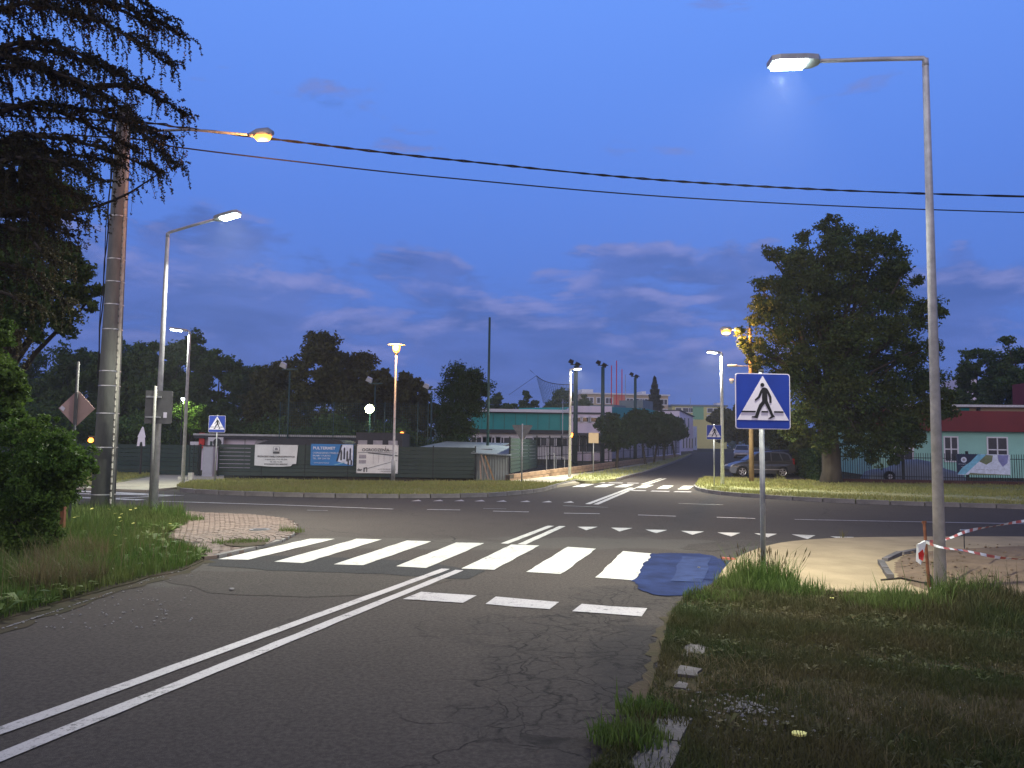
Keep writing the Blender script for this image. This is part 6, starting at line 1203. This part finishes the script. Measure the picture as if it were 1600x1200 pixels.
grass('grass', 'short patchy grass in the right foreground', None, 0, .052, .0028, M['grass_near'], .025, clump=2.2, seed=12, pts=gp, hvar=lambda p: np.clip(.5 + .085 * p[:, 1], .6, 1.5), lean=.9)
gp = scat(near_r, 15000, 1, lambda p: np.clip(.25 + .8 * vnoise(p, 1.8, 22), 0, 1)); grass('dry_grass', 'dead straw lying in the right foreground grass', None, 0, .05, .0022, M['grass_dry'], .025, pts=gp, clump=2, lean=1.8)
# broad clover-like leaves
gp = scat(near_r, 30000, 1, lambda p: np.clip(.3 + .8 * vnoise(p, 1.9, 32), 0, 1) * bare(p) * .7); q = np.column_stack([gp, np.full(len(gp), .04) + RNG.uniform(0, .035, len(gp))]); quads_object('clover', leaves_at(q, .028), M['grass_near'], None, kind='stuff', label='clover and small broad leaves in the right foreground', cat='ground cover')
def tuft(label, px, py, rad_, n, h, m='grass', lean=.7, name='grass_tuft', w=.0045, z=.03):
    c = G(px, py); a = RNG.uniform(0, 6.28, n); r = rad_ * np.sqrt(RNG.random(n)) ** 1.3; p = np.column_stack([c[0] + r * np.cos(a), c[1] + r * np.sin(a) * .8]); return grass(name, label, None, 0, h, w, M[m], z, pts=p, lean=lean, kind='thing', cat='grass') 
def tuft_thing(*a, **k):
    o = tuft(*a, **k); o['category'] = 'grass'; return o
TF = [((1193, 918), .42, 1500, .26, 'grass', 'tall seeding grass tuft round the post of the large crossing sign'), ((1165, 925), .40, 900, .17, 'grass', 'grass tuft left of the large crossing sign post'), ((1240, 932), .45, 1000, .17, 'grass', 'grass tuft right of the large crossing sign post'), ((1120, 940), .40, 900, .11, 'grass', 'low grass tuft near the end of the blue sheet'),
      ((1400, 955), .55, 2000, .17, 'grass', 'dark green tuft left of the right lamp base'), ((1360, 945), .35, 700, .13, 'grass', 'low tuft at the edge of the sand path'), ((1510, 940), .40, 1300, .22, 'grass', 'tall weed tuft right of the lamp base'), ((1560, 950), .5, 1200, .20, 'grass_near', 'weed tuft near the right edge of the photo'), ((1600, 965), .6, 1500, .2, 'grass_near', 'weed tuft at the right edge of the photo'),
      ((1520, 975), .5, 1000, .16, 'grass_near', 'olive tuft below the barrier tape'), ((1480, 1010), .5, 1000, .10, 'grass_near', 'low dark tuft in the right foreground'), ((1060, 1130), .22, 500, .06, 'grass_near', 'small weed between the sunken kerb stones'), ((985, 1165), .25, 900, .10, 'grass', 'grass growing along the road edge by the last kerb stone'), ((1010, 1120), .2, 700, .08, 'grass', 'grass growing along the road edge above the last kerb stone'),
      ((1150, 1085), .2, 300, .05, 'grass_near', 'small weed above the gravel patch'), ((365, 853), .35, 500, .07, 'grass', 'flat weed in the brick pavement'), ((395, 851), .3, 400, .06, 'grass', 'flat weed right of it in the brick pavement'), ((455, 834), .25, 350, .10, 'grass', 'small weed on the kerb of the brick pavement'), ((1318, 843), .06, 14, .18, 'grass_dry', 'single pale weed at the edge of the sand path'),
      ((282, 816), .5, 1100, .18, 'grass', 'bushy green tuft right of the left lamp pole'), ((235, 815), .5, 800, .22, 'grass', 'tuft at the foot of the left lamp pole'), ((165, 808), .6, 1100, .22, 'grass', 'tuft at the foot of the concrete pole'), ((290, 868), .4, 900, .14, 'grass', 'tuft at the tip of the left verge'), ((1130, 768), .4, 160, .25, 'grass_far', 'tuft by the base of the far right lamp'), ((1218, 758), .25, 140, .35, 'grass_far', 'light green tuft behind the large sign post')]
for (px, py), r, n, h, m, lab in TF: tuft_thing(lab, px, py, r, int(n * .8), h * (.78 if py > 900 else 1), m, lean=.75, z=.12 if py < 790 else .03)
# seed heads in the sign tuft
c = G(1193, 918); sh = thing('seeding_grass', (c[0], c[1], .03), 'pale seed heads standing above the tuft at the large crossing sign', 'grass'); b = MB(); s_ = MB()
for k in range(46):
    a = RNG.uniform(0, 6.28); r = RNG.uniform(.05, .5); x, y_ = r * math.cos(a), r * math.sin(a) * .7; hgt = RNG.uniform(.22, .42); lx, ly = x * .35 + RNG.uniform(-.06, .06), RNG.uniform(-.05, .05)
    b.tube([(x, y_, 0), (x + lx * .4, y_ + ly * .4, hgt * .6), (x + lx, y_ + ly, hgt)], [.0022, .0018, .0015], 3, cap=False); s_.tube([(x + lx, y_ + ly, hgt), (x + lx * 1.15, y_ + ly, hgt + .04), (x + lx * 1.3, y_ + ly, hgt + .085)], [.002, .0075, .001], 5)
b.build('stalks', M['grass_near'], sh, kind='stuff', fix=False); s_.build('seed_heads', M['grass_dry'], sh, kind='stuff', fix=False)
# far verges
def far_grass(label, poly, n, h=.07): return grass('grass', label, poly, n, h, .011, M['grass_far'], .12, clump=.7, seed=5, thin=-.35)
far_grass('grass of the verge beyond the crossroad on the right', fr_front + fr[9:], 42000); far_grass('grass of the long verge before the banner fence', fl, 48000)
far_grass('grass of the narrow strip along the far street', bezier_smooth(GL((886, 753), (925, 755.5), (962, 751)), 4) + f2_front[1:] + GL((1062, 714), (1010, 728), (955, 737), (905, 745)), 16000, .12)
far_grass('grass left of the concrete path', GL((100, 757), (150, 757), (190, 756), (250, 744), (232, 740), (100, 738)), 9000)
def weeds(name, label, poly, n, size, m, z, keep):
    p = scat(poly, n, 1, keep); k = 9; n = len(p); a = RNG.uniform(0, 6.28, (n, 1)) + np.arange(k)[None] * 2 * np.pi / k + RNG.normal(0, .25, (n, k)); L = size * RNG.uniform(.5, 1.2, (n, 1)) * RNG.uniform(.7, 1.15, (n, k)); up = RNG.uniform(.15, .75, (n, k))
    d = np.stack([np.cos(a), np.sin(a), up * .0], -1); s = np.stack([-np.sin(a), np.cos(a), a * 0], -1); b = np.concatenate([p, np.full((n, 1), z)], 1)[:, None] + np.zeros((n, k, 3)); Z = np.zeros((n, k, 3)); Z[..., 2] = 1
    mid = b + d * (L * .6)[..., None] + Z * (L * up * .8)[..., None]; tip = b + d * L[..., None] + Z * (L * up * .75)[..., None]; w = (L * .16)[..., None]
    V = np.stack([b, mid - s * w, tip, mid + s * w], 2).reshape(-1, 4, 3); return quads_object(name, V, m, None, kind='stuff', label=label, cat='weeds')
weeds('weeds', 'broad-leaved weeds among the left verge grass', near_l, 620, .22, M['grass'], .03, lambda p: np.clip(.5 + vnoise(p, 1.1, 41), 0, 1))
weeds('weeds', 'low leaf rosettes in the right foreground grass', near_r, 900, .085, M['grass_near'], .03, lambda p: np.clip(.45 + vnoise(p, 1.6, 43), 0, 1))
# pale flowers on the left verge
fl_spots = [(180 + 15 * math.sin(k * 2.3) + k * 5 - 60, 822 + 9 * math.sin(k * 1.7)) for k in range(0, 22, 3)] + [(210, 843), (195, 838), (260, 845), (172, 868), (120, 830)]
fp = None
for i, (px, py) in enumerate(fl_spots):
    c = G(px, py + 12); zf = .22 + .1 * random.random()
    if fp is None:
        fp = thing('wild_flower', (c[0], c[1], .03), 'pale yellow wild flower in the left verge grass', 'flower', group='pale wild flowers in the left verge')
        MB().tube([(0, 0, 0), (.01, 0, .28)], .003, 3).build('stem', M['grass'], fp)
        b = MB()
        for k in range(6): a = k * 1.047; b.add([(.01, 0, .285), (.01 + .022 * math.cos(a - .35), .022 * math.sin(a - .35), .295), (.01 + .030 * math.cos(a), .030 * math.sin(a), .29), (.01 + .022 * math.cos(a + .35), .022 * math.sin(a + .35), .295)], [(0, 1, 2, 3)])
        b.build('petals', M['flower_y'], fp, fix=False)
    else:
        o = copy_tree(fp); o.location = (c[0], c[1], .03 + zf * .3); o.rotation_euler = (random.uniform(-.3, .3), random.uniform(-.3, .3), i)
# gravel bits, loose stones and debris in the foreground
b = MB(); c0 = Vector(G(1165, 1113))
def rock(b, x, y, z, s):
    vs = [(x + s * a * random.uniform(.6, 1.1), y + s * c * random.uniform(.5, .9), z + s * d * random.uniform(.3, .6)) for a, c, d in ((1, 0, 0), (-1, 0, 0), (0, 1, 0), (0, -1, 0), (0, 0, 1), (0, 0, -1))]
    b.add(vs, [(0, 2, 4), (2, 1, 4), (1, 3, 4), (3, 0, 4), (2, 0, 5), (1, 2, 5), (3, 1, 5), (0, 3, 5)])
for k in range(150): a = RNG.uniform(0, 6.28); r = abs(RNG.normal(0, .16)); rock(b, c0.x + r * math.cos(a) * 1.1, c0.y + r * math.sin(a) * 1.5, .038, RNG.uniform(.008, .026))
b.build('gravel', M['stone'], None, 'small patch of white gravel bits in the right foreground grass', 'stuff', 'gravel', fix=False)
b = MB()
for k in range(420):
    px, py = RNG.uniform(1060, 1600), RNG.uniform(935, 1195); c = G(px, py); rock(b, c[0], c[1], .035, RNG.uniform(.003, .011))
for k in range(260):
    px, py = RNG.uniform(0, 300), RNG.uniform(870, 985); c = G(px, max(py, 985 - px * .33)); rock(b, c[0], c[1], .012, RNG.uniform(.006, .02))
b.build('loose_stones', M['stone'], None, 'loose pebbles scattered on the verges', 'stuff', 'pebbles', fix=False)
b = MB()
for k in range(170):
    px, py = RNG.uniform(1410, 1640), RNG.uniform(864, 925); c = G(px, py); rock(b, c[0], c[1], .15, RNG.uniform(.012, .045))
b.build('soil_clods', M['mound'], None, 'clods of earth lying on the dug soil', 'stuff', 'clods', fix=False)
for i, (px, py, s, m, lab) in enumerate(((1249, 1167, .045, 'flower_y', 'pale yellow round leaf lying in the foreground grass'), (1460, 929, .05, 'stone', 'white stone at the foot of the right lamp pole'), (1474, 930, .04, 'stone', 'second white stone at the right lamp pole, nearer its middle'), (1478, 956, .03, 'stone', 'pale chip in the grass below the right lamp pole'), (1300, 945, .025, 'flower_y', 'small yellow flower head near the sand path'), (1171, 921, .02, 'flower_y', 'small yellow flower left of the large sign post'), (362, 923, .03, 'stone', 'white chip on the asphalt below the zebra stripes'), (1092, 889, .02, 'stone', 'tiny white chip on the blue sheet'))):
    c = G(px, py); bb = MB(); bb.prism([(s * math.cos(k * .7) * (1 + .1 * math.sin(k * 3)), s * math.sin(k * .7) * .8) for k in range(9)], 0, .012); t = bb.build(('fallen_leaf', 'white_stone', 'white_stone', 'stone_chip', 'flower_head', 'flower_head', 'stone_chip', 'stone_chip')[i], M[m], None, lab, cat=('leaf', 'stone', 'stone', 'stone', 'flower', 'flower', 'stone', 'stone')[i]); t.location = (c[0], c[1], .07 if py > 925 and px > 1000 else .018)
t = thing('twig', (*G(1120, 1092), .05), 'long dry twig lying across the foreground grass', 'twig'); MB().tube([(-.22, -.03, 0), (-.05, .0, .012), (.12, .03, .006), (.26, .07, .01)], [.004, .004, .003, .002], 5).build('stick', M['grass_dry'], t)
t = thing('dead_branch', (*G(1408, 917), .06), 'dark dead branch at the edge of the sand path', 'branch'); MB().tube([(-.25, .02, .02), (0, 0, .05), (.3, -.08, .0)], [.012, .015, .008], 6).build('stick', M['bark_dark'], t)
t = thing('drain_cover', (*G(406, 832), .05), 'small dark drain cover in the brick pavement', 'drain'); MB().tube([(0, 0, 0), (0, 0, .012)], .2, 20).build('lid', M['sign_back'], t); MB().tube([(0, 0, .012), (0, 0, .018)], .13, 20).build('inner_ring', M['black'], t)
t = thing('black_cap', (*G(1455, 922), .03), 'black plastic conduit sticking up left of the right lamp base', 'conduit'); MB().tube([(0, 0, 0), (.0, 0, .10), (-.02, 0, .16)], [.03, .03, .02], 8).build('pipe', M['plastic'], t)
t = thing('sign_post_stub', (*G(1139, 878), .03), 'short pale marker at the corner of the blue sheet', 'marker'); MB().box((0, 0, .02), (.22, .04, .03), -.6).build('strip', M['salmon'], t)
print('tris', sum(len(o.data.polygons) for o in bpy.data.objects if o.type == 'MESH'))
hm = bpy.data.materials.new('glow_haze'); hm.use_nodes = True; hm.node_tree.nodes.clear()  # thin scattering volume added only to give the lamps a glow
ho_ = hm.node_tree.nodes.new('ShaderNodeOutputMaterial'); hv = hm.node_tree.nodes.new('ShaderNodeVolumePrincipled'); hm.node_tree.links.new(hv.outputs[0], ho_.inputs['Volume'])
hv.inputs['Color'].default_value = (.9, .92, 1, 1); hv.inputs['Density'].default_value = .00055; hv.inputs['Anisotropy'].default_value = .0
MB().box((0, 190, 11.5), (940, 480, 25)).build('glow_haze', hm, None, 'thin volume added to make a glow round the street lamps', 'stuff', 'glow_haze')
